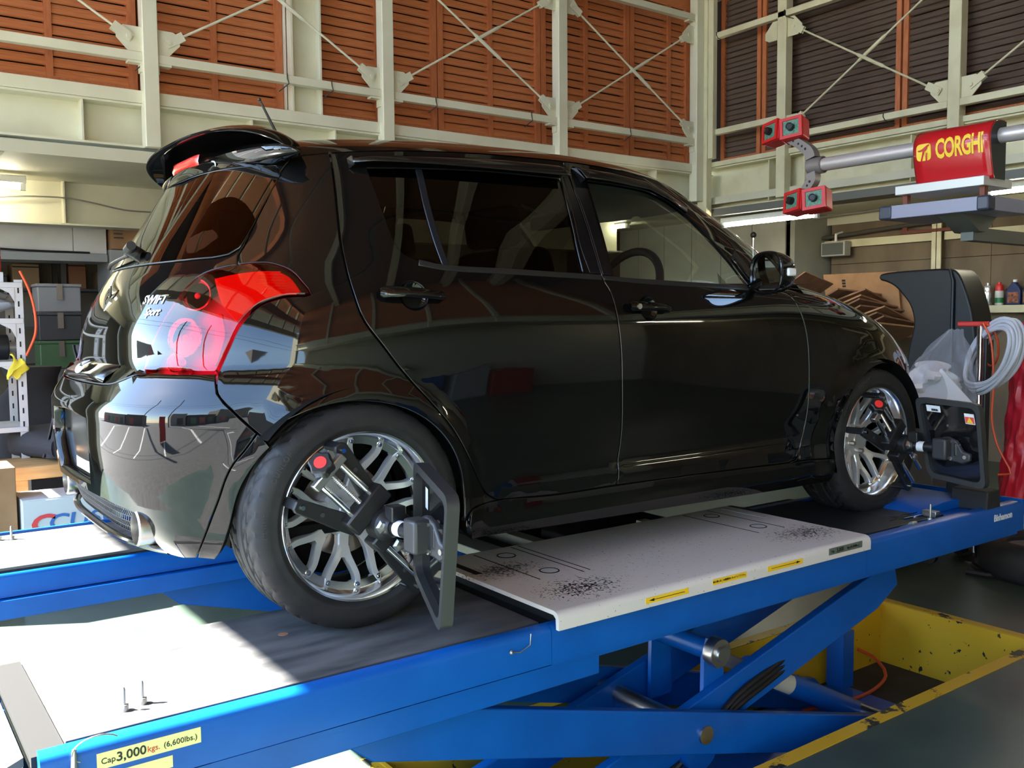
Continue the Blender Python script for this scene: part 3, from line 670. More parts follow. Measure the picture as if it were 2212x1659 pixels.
# roof cap
qs = np.linspace(qc_r(1.285), qc_g(1.30), 110); ts = np.linspace(-1, 1, 61)
C = np.array([body(q, ZD(q)) for q in qs]); rows = []
for c in C:
    hgt = .088*np.clip(-c[1]/.45, 0, 1)**.8
    rows.append([(c[0], c[1]*t, c[2]+hgt*(.62*(1-abs(t)**2.2)+.38*(1-abs(t)**7))) for t in ts])
roof = MB().grid(rows, flip=True).build('roof', M_paint, car, smooth=180)
lin_rows = [[(p[0], p[1]*.97, p[2]-.025) for p in r] for r in rows[8:-2]]
MB().grid(lin_rows).build('headliner', M_grey_in, car, smooth=180)
# closures behind the panel gaps
inner = path([(.36, .26), (2.05, .25), (2.02, .40)], [(2.02, .40), (1.99, .62), (1.86, .80), (1.78, .925)], [(1.78, .925), (1.70, .94), (1.60, .945)], [(1.60, .945), (1.06, .955), (.30, .98), (.20, .99), (.10, 1.02), (.09, 1.27)], [(.09, 1.27), (.02, 1.28), (-.06, 1.27), (-.24, 1.0)], [(-.24, 1.0), (-.20, .985), (-.28, .72), (-.28, .62)],
             [(-.28, .62), (-.225, .56)]+[((p[0])*1.05, .308+(p[1]-.308)*1.05) for p in arc_r[::-1]], [(arc_r[0][0]*1.05, .308+(arc_r[0][1]-.308)*1.05), (.36, .26)], step=.03)
panel('inner_panel', inner, M_dark, car, off=-.018, thick=0, gap=0, mirror=True, grid=.05)
bp = path([(.80, .96), (.90, .96)], [(.90, .96), (.905, 1.30)], [(.905, 1.30), (.81, 1.30)], [(.81, 1.30), (.80, .96)])
panel('b_pillar', bp, M_blk, car, off=-.02, thick=0, gap=0, mirror=True)
# ---- tailgate, rear glass
gl = [(-.095, 1.245), (-.155, 1.165), (-.205, 1.09), (-.25, 1.03), (-.285, 1.012), (-.34, 1.004)]
glass_r = path(gl, [(-.34, 1.004), (-.55, .999), (qc_r(1.0), 1.0), mir_r((-.55, .999)), mir_r((-.34, 1.004))], [mir_r(p) for p in gl[::-1]], [mir_r((-.095, 1.245)), mir_r((-.11, 1.275)), (qc_r(1.28), 1.28), (-.11, 1.275), (-.095, 1.245)], step=.025)
tg_low = [(-.572, .6985), (-.66, .676), (-.74, .662), (-.82, .658)]
tg = path(sE[::1], tl_in, tg_low, [(-.82, .658), (qc_r(.656), .656), mir_r((-.82, .658))], [mir_r(p) for p in tg_low[::-1]], [mir_r(p) for p in tl_in[::-1]], [mir_r(p) for p in sE[::-1]], [mir_r((-.055, 1.301)), (qc_r(1.30), 1.30), (-.055, 1.301)], step=.02)
tailgate = panel('tailgate', tg, M_paint, car, [glass_r], grid=.03)
panel('rear_glass', glass_r, M_rearg, tailgate, off=.003, thick=.006, gap=.0025, grid=.04)
panel('glass_seal', glass_r, M_dark, tailgate, off=-.012, thick=0, gap=-.006, grid=.06, holes=[inset(glass_r if area2(glass_r) > 0 else glass_r[::-1], .03)])
panel('inner_tailgate', path([(-.24, 1.0), (-.30, .95), (-.54, .72), (-.56, .68)], [(-.56, .68), (-.8, .65), (qc_r(.65), .65), mir_r((-.8, .65)), mir_r((-.56, .68))], [mir_r(p) for p in [(-.56, .68), (-.54, .72), (-.30, .95), (-.24, 1.0)]], [mir_r((-.24, 1.0)), mir_r((-.5, .985)), (qc_r(.98), .98), (-.5, .985), (-.24, 1.0)], step=.03), M_dark, car, off=-.02, thick=0, gap=0, grid=.06)
# tail lights
tl_poly = path(tl_out, tl_bot[::-1], tl_in[::-1])
TL = panel('tail_light', tl_poly, M_red, car, off=lambda q, z: .004+.006*sstep((.98-z)/.1), thick=.02, gap=.002, mirror=True)
bowl_d = lambda q, z: -.035
for k, t in enumerate(TL):
    sgn = 1 if k == 0 else -1
    def fl(p): return Vector((p[0], p[1]*sgn, p[2]))
    bw = panel('lamp_housing', tl_poly, M_pink, t, off=bowl_d, thick=0, gap=.002)
    if k: bw.data.transform(Matrix.Scale(-1, 4, (0, 1, 0))); bw.data.flip_normals()
    # side reflector with fine ribs and the red reflector strip
    side_r = path([(-.345, .958), (-.25, .974), (-.17, .977), (-.125, .959), (-.098, .912)], [(-.098, .912), (-.15, .906), (-.215, .884), (-.27, .83)], [(-.27, .83), (-.318, .885), (-.345, .958)])  # real reflector, widened over the upper lens to brighten its unlit part
    sr = panel('side_reflector', side_r, M_redd, t, off=-.010, thick=.01, gap=.004)
    if k: sr.data.transform(Matrix.Scale(-1, 4, (0, 1, 0))); sr.data.flip_normals()
    for i in range(9):
        zz = .908+i*.0075
        pts = [fl(at(q, zz+(.0)*q, -.0075)[0]) for q in np.linspace(-.205+.010*abs(i-5)-.003*i, -.115-.004*i, 8)]
        MB().tube(pts, .0022, 6).build('reflector_rib', M_redd, t)
    strip = path([(-.335, .72), (-.322, .72), (-.30, .80), (-.312, .86)], [(-.312, .86), (-.325, .86), (-.335, .72)])
    st = panel('reflector_strip', strip, M_redd, t, off=-.012, thick=.008, gap=.001)
    if k: st.data.transform(Matrix.Scale(-1, 4, (0, 1, 0))); st.data.flip_normals()
    for (q, z, rx, rz) in ((-.40, .912, .050, .042), (-.43, .795, .060, .052), (-.455, .728, .036, .022)):
        ring = []
        for a in np.linspace(0, 2*np.pi, 41)[:-1]: ring.append(fl(at(q+rx*math.cos(a), z+rz*math.sin(a), -.012)[0]))
        MB().tube(ring, .0026, 6, closed=True).build('lamp_bezel', M_chrome, t)
        rows = []
        for j, f in enumerate((1., .85, .6, .3, .06)):
            rows.append([fl(at(q+rx*f*math.cos(a), z+rz*f*math.sin(a), -.014-.035*(1-f*f))[0]) for a in np.linspace(0, 2*np.pi, 41)])
        MB().grid(rows).build('lamp_reflector', mat('frosted_reflector', (0.86, 0.85, 0.87, 1), 0.3, metal=0.2), t, smooth=180)
        p, n = at(q, z, -.045); p2 = p+n*.026
        MB().cyl(fl(p), fl(p2), .008, 12).sphere(fl(p2), .009, 10, 6).build('bulb', M_orange if z > .78 and z < .8 else M_lens, t)
# ---- rear bumper with exhaust opening, plate recess
low = [(-.362, .235), (-.372, .214), (-.409, .211), (-.470, .222), (-.505, .250)]
cut = [(-.505, .250), (-.525, .300), (-.575, .325), (-.66, .335), (-.76, .345)]
bedge = [(-.216, .547), (-.2457, .503), (-.2705, .470), (-.2887, .431), (-.3051, .376), (-.3228, .327), (-.338, .289), (-.362, .235)]
bmp = path([(-.216, .547), (-.2683, .6033), (-.3066, .6493), (-.311, .6985)], [(-.311, .6985), (-.44, .6975), (-.572, .6985)], tg_low, [(-.82, .658), (qc_r(.656), .656), mir_r((-.82, .658))], [mir_r(p) for p in tg_low[::-1]], [mir_r(p) for p in [(-.572, .6985), (-.44, .6975), (-.311, .6985)]], [mir_r(p) for p in [(-.311, .6985), (-.3066, .6493), (-.2683, .6033), (-.216, .547)]],
           [mir_r(p) for p in bedge], [mir_r(p) for p in low], [mir_r(p) for p in cut], [mir_r((-.76, .345)), (qc_r(.35), .35), (-.76, .345)], cut[::-1], low[::-1], bedge[::-1], step=.02)
_QT = {}
def qy(y, z):
    """q on the rear face where the half width is y"""
    key = round(z, 3)
    if key not in _QT:
        qs_ = np.linspace(qc_r(key), 0.0, 400); _QT[key] = (-body(qs_, np.full(400, key))[:, 1], qs_)
    return float(np.interp(y, *_QT[key]))
pr = path([(qy(.24, .565), .565), (qc_r(.575), .575), mir_r((qy(.24, .565), .565))], [mir_r((qy(.24, .565), .565)), mir_r((qy(.25, .48), .48)), mir_r((qy(.22, .375), .375))], [mir_r((qy(.22, .375), .375)), (qc_r(.37), .37), (qy(.22, .375), .375)], [(qy(.22, .375), .375), (qy(.25, .48), .48), (qy(.24, .565), .565)], step=.02)
bumper = panel('rear_bumper', bmp, M_paint, car, [pr], thick=.03, gap=.002, off=.003)
panel('plate_recess', pr, M_blkgl, bumper, off=-.028, thick=0, gap=-.004)
pl = MB().cbox((-.535, -.04, .470), (.004, .25, .165)).build('number_plate', M_white, bumper, bevel=.003)
# arch flange between bumper and wheel opening
fl_out = bedge+[(-.368, .214)]
fl_in = [(-.190, .5114), (-.214, .4835), (-.240, .442), (-.2588, .400), (-.2692, .363), (-.2806, .314), (-.294, .272), (-.3096, .2295), (-.322, .212)]
panel('arch_flange', path(fl_out, [fl_out[-1], fl_in[-1]], fl_in[::-1], [fl_in[0], fl_out[0]]), M_paint, car, off=.001, thick=.02, gap=.001, mirror=True)
panel('inner_bumper', path([(-.36, .26), (-.31, .42), (-.27, .55), (-.31, .66)], [(-.31, .66), (-.6, .66), (qc_r(.64), .64), mir_r((-.6, .66)), mir_r((-.31, .66))], [mir_r((-.31, .66)), mir_r((-.27, .55)), mir_r((-.31, .42)), mir_r((-.36, .26))], [mir_r((-.36, .26)), mir_r((-.5, .33)), mir_r((-.7, .36)), (qc_r(.37), .37), (-.7, .36), (-.5, .33), (-.36, .26)], step=.03), M_dark, car, off=-.045, thick=0, gap=0, grid=.06)
# grille below the bumper, lower lip, exhaust tips
lip = [(-.470, .220), (-.60, .224), (-.80, .222), (qc_r(.222), .222)]
lp = crom(lip+[mir_r(p) for p in lip[-2::-1]], step=.03)
MB().tube([at(p[0], p[1], -.012)[0] for p in lp], .011, 10).build('lower_lip', M_blkgl, bumper)
gz0, gz1 = .232, .345
def gpt(u, v): return at(-.60+(2*qc_r(.3)+1.20)*u*1.0, gz0+(gz1-gz0)*v, -.035)[0]
for i in range(64):
    u = i/63.
    MB().tube([gpt(u+((-.006 if (k % 2) else .006)), k/6) for k in range(7)], .0017, 5).build('grille_wire', M_mesh, bumper)
for k in range(7):
    MB().tube([gpt(u, k/6) for u in np.linspace(0, 1, 24)], .0016, 5).build('grille_bar', M_mesh, bumper)
panel('grille_backing', path([(-.50, .225), (-.50, .33)], [(-.50, .33), (-.7, .36), (qc_r(.36), .36), mir_r((-.7, .36)), mir_r((-.50, .33))], [mir_r((-.50, .33)), mir_r((-.50, .225))], [mir_r((-.50, .225)), (qc_r(.225), .225), (-.50, .225)], step=.03), M_dark, bumper, off=-.10, thick=0, gap=0, grid=.08)
for s in (-1, 1):
    yy = s*.47
    MB().lathe([(.044, 0), (.049, -.004), (.050, -.012), (.047, -.05), (.046, -.22)], (-.505, yy, .285), (-1, 0, 0), 32).lathe([(.044, 0), (.042, -.02), (.041, -.2)], (-.505, yy, .285), (-1, 0, 0), 32).build('exhaust_tip', M_steel, car)
    MB().lathe([(.041, -.06), (.0, -.06)], (-.505, yy, .285), (-1, 0, 0), 24).build('exhaust_bore', M_dark, car)
# handle garnish, emblem, lettering, wiper on the tailgate
def rear_at(y, z, off=0.0):
    q = qy(abs(y), z); p, n = at(q, z, off)
    if y > 0: p.y, n.y = -p.y, -n.y
    return p, n
rows = []
for y in np.linspace(-.26, .26, 21): rows.append([rear_at(y, zz, .002+(o-.002)*max(0.0, 1-abs(y/.26)**6))[0] for zz, o in ((.712, .002), (.710, .012), (.702, .018), (.678, .020), (.668, .014), (.664, .002))])
MB().grid(rows).build('handle_garnish', M_blkgl, tailgate, smooth=60)
p, n = rear_at(0, .69, .020)
rows = [[rear_at(.055*f*math.cos(a)-.01, .690+.016*f*math.sin(a), .0205)[0] for a in np.linspace(0, 2*np.pi, 33)] for f in (1., .05)]
MB().grid(rows).build('oval_sticker', mat('pale_sticker', RGB(205, 205, 205), 0.4), tailgate, smooth=0)
for a_ in (0, 60, 120):
    e_ = Vector((0, math.cos(math.radians(a_))*.020, math.sin(math.radians(a_))*.010)); MB().bar(p+n*.0012-e_+Vector((0, -.01, 0)), p+n*.0012+e_+Vector((0, -.01, 0)), .0012, .003).build('sticker_mark', M_blk, tailgate)
p, n = rear_at(.0, .905, .004)
em = MB()
for s in (1, -1):     # stylised chrome S emblem: two hooked bars
    em.prism([(s*.038, s*.008), (s*.006, s*.040), (s*-.036, s*.012), (s*-.036, s*-.002), (s*-.026, s*.004), (s*.002, s*.022), (s*.020, s*.006), (s*-.006, s*-.010), (s*.004, s*-.016)][::(1 if s == 1 else 1)], p, Vector((0, -1, 0)), Vector((.25, 0, 1)).normalized(), (-.003, .002))
em.build('emblem', M_chrome, tailgate)
def warp_rear(y0, z0):
    def w(x, y, z):
        pp, nn = rear_at(y0-x, z0+y, .0015+z); return pp
    return w
text_on('model_lettering', 'SWIFT', .033, (0, 0, 0), (0, -1, 0), (0, 0, 1), M_chrome, tailgate, depth=.0008, bold=.0008, sx=1.15, warp=warp_rear(-.388, .893))
text_on('grade_lettering', 'Sport', .030, (0, 0, 0), (0, -1, 0), (0, 0, 1), M_chrome, tailgate, depth=.0008, bold=.0004, shear=.35, warp=warp_rear(-.402, .860))
p, n = rear_at(0, 1.045, .0)
wp = MB(); wp.tube([p-n*.01, p+n*.03], .022, 16).tube([p+n*.02+Vector((0, .02, 0)), p+n*.034+Vector((0, -.05, .004))], [.020, .014], 12)
wp.build('rear_wiper', M_blk, tailgate)
pp = [rear_at(y, 1.03-.02*abs(y-.0)/.3, .018)[0] for y in np.linspace(0, .36, 10)]
MB().tube(pp, .006, 8).build('wiper_arm', M_blk, tailgate)
# ---- spoiler
M_sp = M_paint
us = np.linspace(-1, 1, 49)
def blade(u):
    y = .565*math.sin(u*math.pi/2)
    c = 1-abs(u)**2.4
    lead = Vector((-.045, y*.98, 1.300+.075*(1-abs(u)**2.6)))
    trail = Vector((-.060-.185*c, y, 1.295+.100*c**.8))
    return lead, trail
rows = []
for u in us:
    a, b = blade(u); d = b-a; up = Vector((0, 0, 1)); c = 1-abs(u)**2.4; th = .004+.016*c
    prof = []
    for t in np.linspace(0, 1, 9): prof.append(a+d*t+up*(.022*math.sin(math.pi*t)*c+th*.5*(1-t**3)))
    prof.append(b+Vector((-.006*c, 0, -.2*th)))
    for t in np.linspace(1, 0, 9): prof.append(a+d*t+up*(.012*math.sin(math.pi*t)*c-th*.9*(1-t*.5)))
    rows.append(prof)
spoiler = MB().grid(rows, flip=True).build('roof_spoiler', M_sp, car, smooth=60)
rows = []
for u in us:      # lower lip of the spoiler that carries the brake light
    y = .585*math.sin(u*math.pi/2); c = (1-u*u)**.9; e_ = Vector((-.058, y, 1.302))
    pr_ = [(-.020, .030), (-.075, .040), (-.110, .042), (-.124, .028), (-.116, -.012), (-.070, -.040), (-.020, -.030)]
    rows.append([tuple(e_+Vector((a*c, 0, b*c**(.8 if b > 0 else 1.25)))) for a, b in pr_])
MB().grid(rows, flip=True).build('spoiler_lip', M_sp, spoiler, smooth=50)
rows = []
for u in np.linspace(-.155, .155, 17):
    y = .56*math.sin(u*math.pi/2)*1.0; e = (1-abs(u/.155)**6)
    rows.append([(-.180, y, 1.350-.004*(1-e)), (-.196-.006*e, y, 1.346), (-.201-.006*e, y, 1.326), (-.194, y, 1.296+.004*(1-e)), (-.170, y, 1.290)])
MB().grid(rows, flip=True).build('brake_light', M_redd, spoiler, smooth=60)
rows = [[(-.186, -.215+.040*f*math.cos(a), 1.300+.016*f*math.sin(a)) for a in np.linspace(0, 2*np.pi, 25)] for f in (1., .72)]
MB().grid(rows, flip=True).build('spoiler_badge', M_steel, spoiler)
# antenna
MB().tube([(.13, 0, 1.432), (.118, 0, 1.446)], [.016, .010], 12).tube([(.120, 0, 1.444), (.052, 0, 1.570)], [.0055, .004], 8).sphere((.052, 0, 1.570), .006, 8, 6).build('antenna', M_blk, car)
# ---- glass and trim in the doors
dv = [(.273, 1.275), (.268, 1.167), (.272, 1.0717), (.283, .985)]
for k, d in enumerate(rdoor):
    sg = 1 if k == 0 else -1
    def put(name, poly, m, par, **kw):
        o = panel(name, poly, m, par, **kw)
        if sg < 0: o.data.transform(Matrix.Scale(-1, 4, (0, 1, 0))); o.data.flip_normals()
        return o
    put('door_glass', path([(.285, .982), (.50, .978), (.795, .969)], [(.795, .969), (.797, 1.07), (.802, 1.16), (.808, 1.293)], [(.808, 1.293), (.5, 1.29), (.273, 1.28)], dv), M_privacy, d, off=-.006, thick=0, gap=0, grid=.05)
    put('quarter_glass', path(dv[::-1], [(.273, 1.275), (.13, 1.272)], [(.13, 1.272), (.137, 1.20), (.143, 1.13), (.152, 1.06), (.168, 1.018), (.207, .996), (.283, .985)]), M_privacy, d, off=-.005, thick=0, gap=0, grid=.05)
    dvw = [(p[0]+.020, p[1]) for p in dv]
    put('window_divider', path(dv[::-1], [dv[0], dvw[0]], dvw, [dvw[-1], dv[-1]]), mat('satin_black_bar', RGB(40, 42, 50), 0.25, metal=0.5), d, off=-.001, thick=.008, gap=0)
    put('belt_trim', path([(.21, .985), (.30, .972), (.50, .966), (.858, .956)], [(.858, .956), (.860, .972)], [(.860, .972), (.79, .974), (.50, .9825), (.30, .987), (.215, 1.001)], [(.215, 1.001), (.21, .985)]), M_blk, d, off=.0035, thick=.012, gap=0)
    put('pillar_applique', path([(.815, .978), (.8595, .977)], [(.8595, .977), (.849, 1.13), (.841, 1.254), (.838, 1.30)], [(.838, 1.30), (.815, 1.296)], [(.815, 1.296), (.808, 1.16), (.803, 1.07), (.815, .978)]), M_blkgl, d, off=.002, thick=.006, gap=0)
    rows = []
    for q in np.linspace(.10, .822, 30):
        zt = float(ZD(q))-.018; zb = 1.268+.012*(q-.1)/.7; e = sstep((q-.10)/.05)*1.0
        rows.append([tuple(at(q, zt, .002)[0]), tuple(at(q, zt-.012, .010+.006*e)[0]), tuple(at(q, (zt+zb)/2, .018+.010*e)[0]), tuple(at(q, zb, .024+.010*e)[0])])
    rows = [[(x, y*sg, z) for x, y, z in r] for r in rows]
    v = MB().grid(rows, flip=(sg > 0)).build('rain_visor', M_blkgl, d, smooth=60); so = v.modifiers.new('sheet', 'SOLIDIFY'); so.thickness = .003
    # rear end cap of the visor
    c0, n0 = at(.095, 1.275); MB().add([Vector((q.x, q.y*sg, q.z)) for q in (at(.092, 1.292, .002)[0], at(.104, 1.292, .016)[0], at(.104, 1.264, .022)[0], at(.090, 1.264, .002)[0])], [(0, 1, 2, 3)]).build('visor_end', M_blkgl, d, smooth=0).modifiers.new('sheet', 'SOLIDIFY').thickness = .004
for k, d in enumerate(fdoor):
    sg = 1 if k == 0 else -1
    def put(name, poly, m, par, **kw):
        o = panel(name, poly, m, par, **kw)
        if sg < 0: o.data.transform(Matrix.Scale(-1, 4, (0, 1, 0))); o.data.flip_normals()
        return o
    put('door_glass', inset(w_front if area2(w_front) > 0 else w_front[::-1], -.006), M_clear, d, off=-.006, thick=0, gap=0, grid=.05)
    put('belt_trim', path([(.868, .956), (1.06, .946), (1.28, .940), (1.66, .930)], [(1.66, .930), (1.66, .944)], [(1.66, .944), (1.593, .947), (1.28, .956), (1.06, .962), (.87, .969)], [(.87, .969), (.868, .956)]), M_blk, d, off=.0035, thick=.012, gap=0)
    put('pillar_applique', path([(.868, .975), (.905, .974)], [(.905, .974), (.904, 1.07), (.903, 1.18), (.905, 1.296)], [(.905, 1.296), (.851, 1.296)], [(.851, 1.296), (.853, 1.254), (.861, 1.13), (.868, .975)]), M_blkgl, d, off=.002, thick=.006, gap=0)
    put('mirror_sail', path([(1.610, .950), (1.685, .950)], [(1.685, .950), (1.635, 1.04), (1.600, 1.085)], [(1.600, 1.085), (1.552, 1.055)], [(1.552, 1.055), (1.585, 1.0), (1.610, .950)]), M_blk, d, off=.004, thick=.01, gap=0)
    put('sail_bar', path([(1.612, .950), (1.628, .950)], [(1.628, .950), (1.603, 1.0), (1.570, 1.052)], [(1.570, 1.052), (1.556, 1.045)], [(1.556, 1.045), (1.588, .998), (1.612, .950)]), M_blkgl, d, off=.008, thick=.01, gap=0)
    rows = []
    vis = [(q, float(ZD(q))-.018) for q in np.linspace(.872, 1.10, 9)]+[(1.22, 1.326), (1.33, 1.292), (1.42, 1.244)]
    vb = [(q, 1.281) for q in np.linspace(.885, 1.10, 9)]+[(1.20, 1.280), (1.29, 1.258), (1.38, 1.212)]
    for i, (a, b) in enumerate(zip(vis, vb)):
        f = 1-(i/11.)**2*.9
        rows.append([tuple(at(a[0], a[1], .002)[0]), tuple(at(a[0]*.8+b[0]*.2, a[1]*.8+b[1]*.2, .002+.012*f)[0]), tuple(at((a[0]+b[0])/2, (a[1]+b[1])/2, .002+.024*f)[0]), tuple(at(b[0], b[1], .004+.028*f)[0])])
    rows = [[(x, y*sg, z) for x, y, z in r] for r in rows]
    v = MB().grid(rows, flip=(sg > 0)).build('rain_visor', M_blkgl, d, smooth=60); v.modifiers.new('sheet', 'SOLIDIFY').thickness = .003
    MB().add([Vector((q.x, q.y*sg, q.z)) for q in (at(.868, 1.330, .002)[0], at(.876, 1.322, .014)[0], at(.886, 1.281, .024)[0], at(.880, 1.276, .002)[0])], [(0, 1, 2, 3)]).build('visor_end', M_blkgl, d, smooth=0).modifiers.new('sheet', 'SOLIDIFY').thickness = .004
# ---- door handles
def handle(door, q0, q1, z, sg, key):
    n_ = []
    bowl = []
    qm = q0+(q1-q0)*.60; z -= .002
    for f, dep in ((1.0, .000), (.92, -.008), (.7, -.019), (.35, -.026), (.05, -.027)):
        bowl.append([at(qm+.040*f*math.cos(a)-.012, z+.042*f*math.sin(a), dep)[0] for a in np.linspace(0, 2*np.pi, 33)])
    b = MB().grid([[(p.x, p.y*sg, p.z) for p in r] for r in bowl], flip=(sg < 0)).build('handle_cup', M_paint, door, smooth=180)
    rows = []
    for t in np.linspace(0, 1, 25):
        q = q0+(q1-q0)*t; o = .010+.018*math.sin(math.pi*min(max(t, .02), .98))**.6; hh = .016*(1-.25*t)*(1 if .04 < t < .96 else .6); zz = z+.004-.010*t
        r = []
        for a in np.linspace(0, 2*np.pi, 13):
            r.append(at(q, zz+hh*math.cos(a), o+.008*math.sin(a))[0])
        rows.append([(p.x, p.y*sg, p.z) for p in r])
    hb = MB().grid(rows, flip=(sg > 0)).build('door_handle', M_paint, door, smooth=180)
    for t in (0.0, 1.0):
        pass
    if key:
        p, n = at(q0+.028, z, .030)
        MB().cyl((p.x, p.y*sg+.004*sg, p.z), (p.x, p.y*sg-.0015*sg, p.z), .009, 20).build('key_cylinder', M_steel, door)
for k in range(2):
    sg = 1 if k == 0 else -1
    handle(rdoor[k], .085, .262, .902, sg, False)
    handle(fdoor[k], .945, 1.125, .868, sg, True)
# ---- side mirrors
for k, sg in ((0, 1), (1, -1)):
    rows = []; YC, ZC, HY, HZ_ = -.890, .990, .092, .076
    sq = lambda v: np.sign(v)*abs(v)**.72
    # shell: open side faces rearward and is turned a little towards the driver
    tilt = lambda y: .30*(y-YC)
    for i, t in enumerate(np.linspace(0, 1, 11)):
        sc = math.cos(t*math.pi/2)**.55 if t < 1 else 0.0
        rows.append([(1.555+.105*math.sin(t*math.pi/2)+tilt(YC-HY*sc*sq(math.cos(a)))*(1-t), (YC-HY*sc*sq(math.cos(a)))*sg, ZC+HZ_*sc*sq(math.sin(a))) for a in np.linspace(0, 2*np.pi, 41)])
    mir = MB().grid(rows, flip=(sg < 0)).build('side_mirror', M_paint, car, smooth=180)
    rim = [(1.555+tilt(YC-HY*.96*sq(math.cos(a))), (YC-HY*.96*sq(math.cos(a)))*sg, ZC+HZ_*.95*sq(math.sin(a))) for a in np.linspace(0, 2*np.pi, 41)[:-1]]
    MB().tube(rim, .0055, 8, closed=True).build('mirror_rim', M_blkgl, mir)
    rows = [[(1.559+tilt(YC-HY*.91*f*sq(math.cos(a)))*1.12, (YC-HY*.91*f*sq(math.cos(a)))*sg, ZC+HZ_*.90*f*sq(math.sin(a))) for a in np.linspace(0, 2*np.pi, 41)] for f in (1., .01)]
    MB().grid(rows).build('mirror_glass', M_mirror, mir, smooth=0)
    MB().tube([(1.60, -.79*sg, .940), (1.585, -.82*sg, .946), (1.59, -.86*sg, .962)], [.022, .020, .022], 12).build('mirror_stalk', M_paint, mir)
    MB().cbox((1.578, -.978*sg, .990), (.046, .020, .028)).build('turn_signal', M_lens, mir, bevel=.006)
# ---- interior
def pad(name, c, size, m, bev=.03, rot=None):
    Mx = Matrix.Translation(c) @ (rot if rot else Matrix.Identity(4))
    o = MB().cbox((0, 0, 0), size, Mx).build(name, m, car, bevel=bev, seg=3); return o
for s in (-1, 1):
    pad('front_seat_cushion', (1.08, s*.36, .50), (.50, .50, .16), M_seat, .05)
    pad('front_seat_back', (.83, s*.36, .80), (.14, .48, .56), M_seat, .05, Matrix.Rotation(math.radians(-14), 4, 'Y'))
    pad('headrest', (.74, s*.36, 1.15), (.09, .25, .14), M_seat, .03, Matrix.Rotation(math.radians(-10), 4, 'Y'))
pad('rear_seat', (.10, 0, .55), (.50, 1.22, .16), M_seat, .05)
pad('rear_seat_back', (-.10, 0, .78), (.14, 1.22, .48), M_seat, .05, Matrix.Rotation(math.radians(-16), 4, 'Y'))
pad('dashboard', (1.66, 0, .86), (.40, 1.34, .14), M_blk, .05)
pad('cabin_floor', (.85, 0, .27), (2.3, 1.44, .03), M_dark, .0)
sw = Matrix.Translation((1.36, -.36, .925)) @ Matrix.Rotation(math.radians(-66), 4, 'Y')
ring = [sw @ Vector((.185*math.cos(a), .185*math.sin(a), 0)) for a in np.linspace(0, 2*np.pi, 49)[:-1]]
swo = MB().tube(ring, .016, 12, closed=True).build('steering_wheel', M_blk, car)
MB().cbox((0, 0, -.015), (.12, .34, .03), sw).build('steering_hub', M_blk, swo, bevel=.01)
MB().tube([(1.40, -.36, .91), (1.60, -.36, .84)], .04, 12).build('steering_column', M_blk, car)
pad('rear_view_mirror', (1.28, 0, 1.235), (.03, .24, .065), M_blk, .012)
MB().cbox((1.42, -.03, 1.275), (.05, .05, .045)).build('dash_camera', M_blk, car, bevel=.006)
pad('sun_visor', (1.30, .30, 1.29), (.16, .36, .016), M_grey_in, .006, Matrix.Rotation(math.radians(16), 4, 'Y'))
ahl = [(1.50, 1.20), (1.40, 1.262), (1.28, 1.295)]
panel('pillar_trim', path([(1.66, .955), (1.78, .955)], [(1.78, .955), (1.70, 1.09), (1.60, 1.195), (1.50, 1.275), (1.40, 1.315), (1.20, 1.325)], [(1.20, 1.325), (1.20, 1.305)], [(1.20, 1.305), (1.34, 1.28), (1.42, 1.235), (1.52, 1.15), (1.60, 1.05), (1.66, .955)]), mat('grey_pillar_trim', RGB(120, 120, 118), 0.7), car, off=-.022, thick=0, gap=0, mirror=True)
# ---- underbody and wheel wells
MB().box((-.26, -.50, .20), (.36, .50, .26)).build('rear_floor', M_dark, car)
MB().box((.36, -.76, .20), (2.06, .76, .25)).build('floor_pan', M_dark, car)
MB().box((2.06, -.56, .20), (2.95, .56, .45)).build('engine_tray', M_dark, car)
for cx in (0., 2.39):
    for s in (-1, 1):
        rows = [[(cx+.345*math.cos(a), s*y, .312+.345*math.sin(a)) for y in (.50, .815)] for a in np.linspace(math.radians(4), math.radians(140 if cx < 1 else 178), 33)]
        MB().grid(rows).build('wheel_well', M_dark, car, smooth=180)
        MB().box((cx-.25, s*.50-.005, .26), (cx+.345, s*.50+.005, .64)).build('wheel_well_side', M_dark, car)
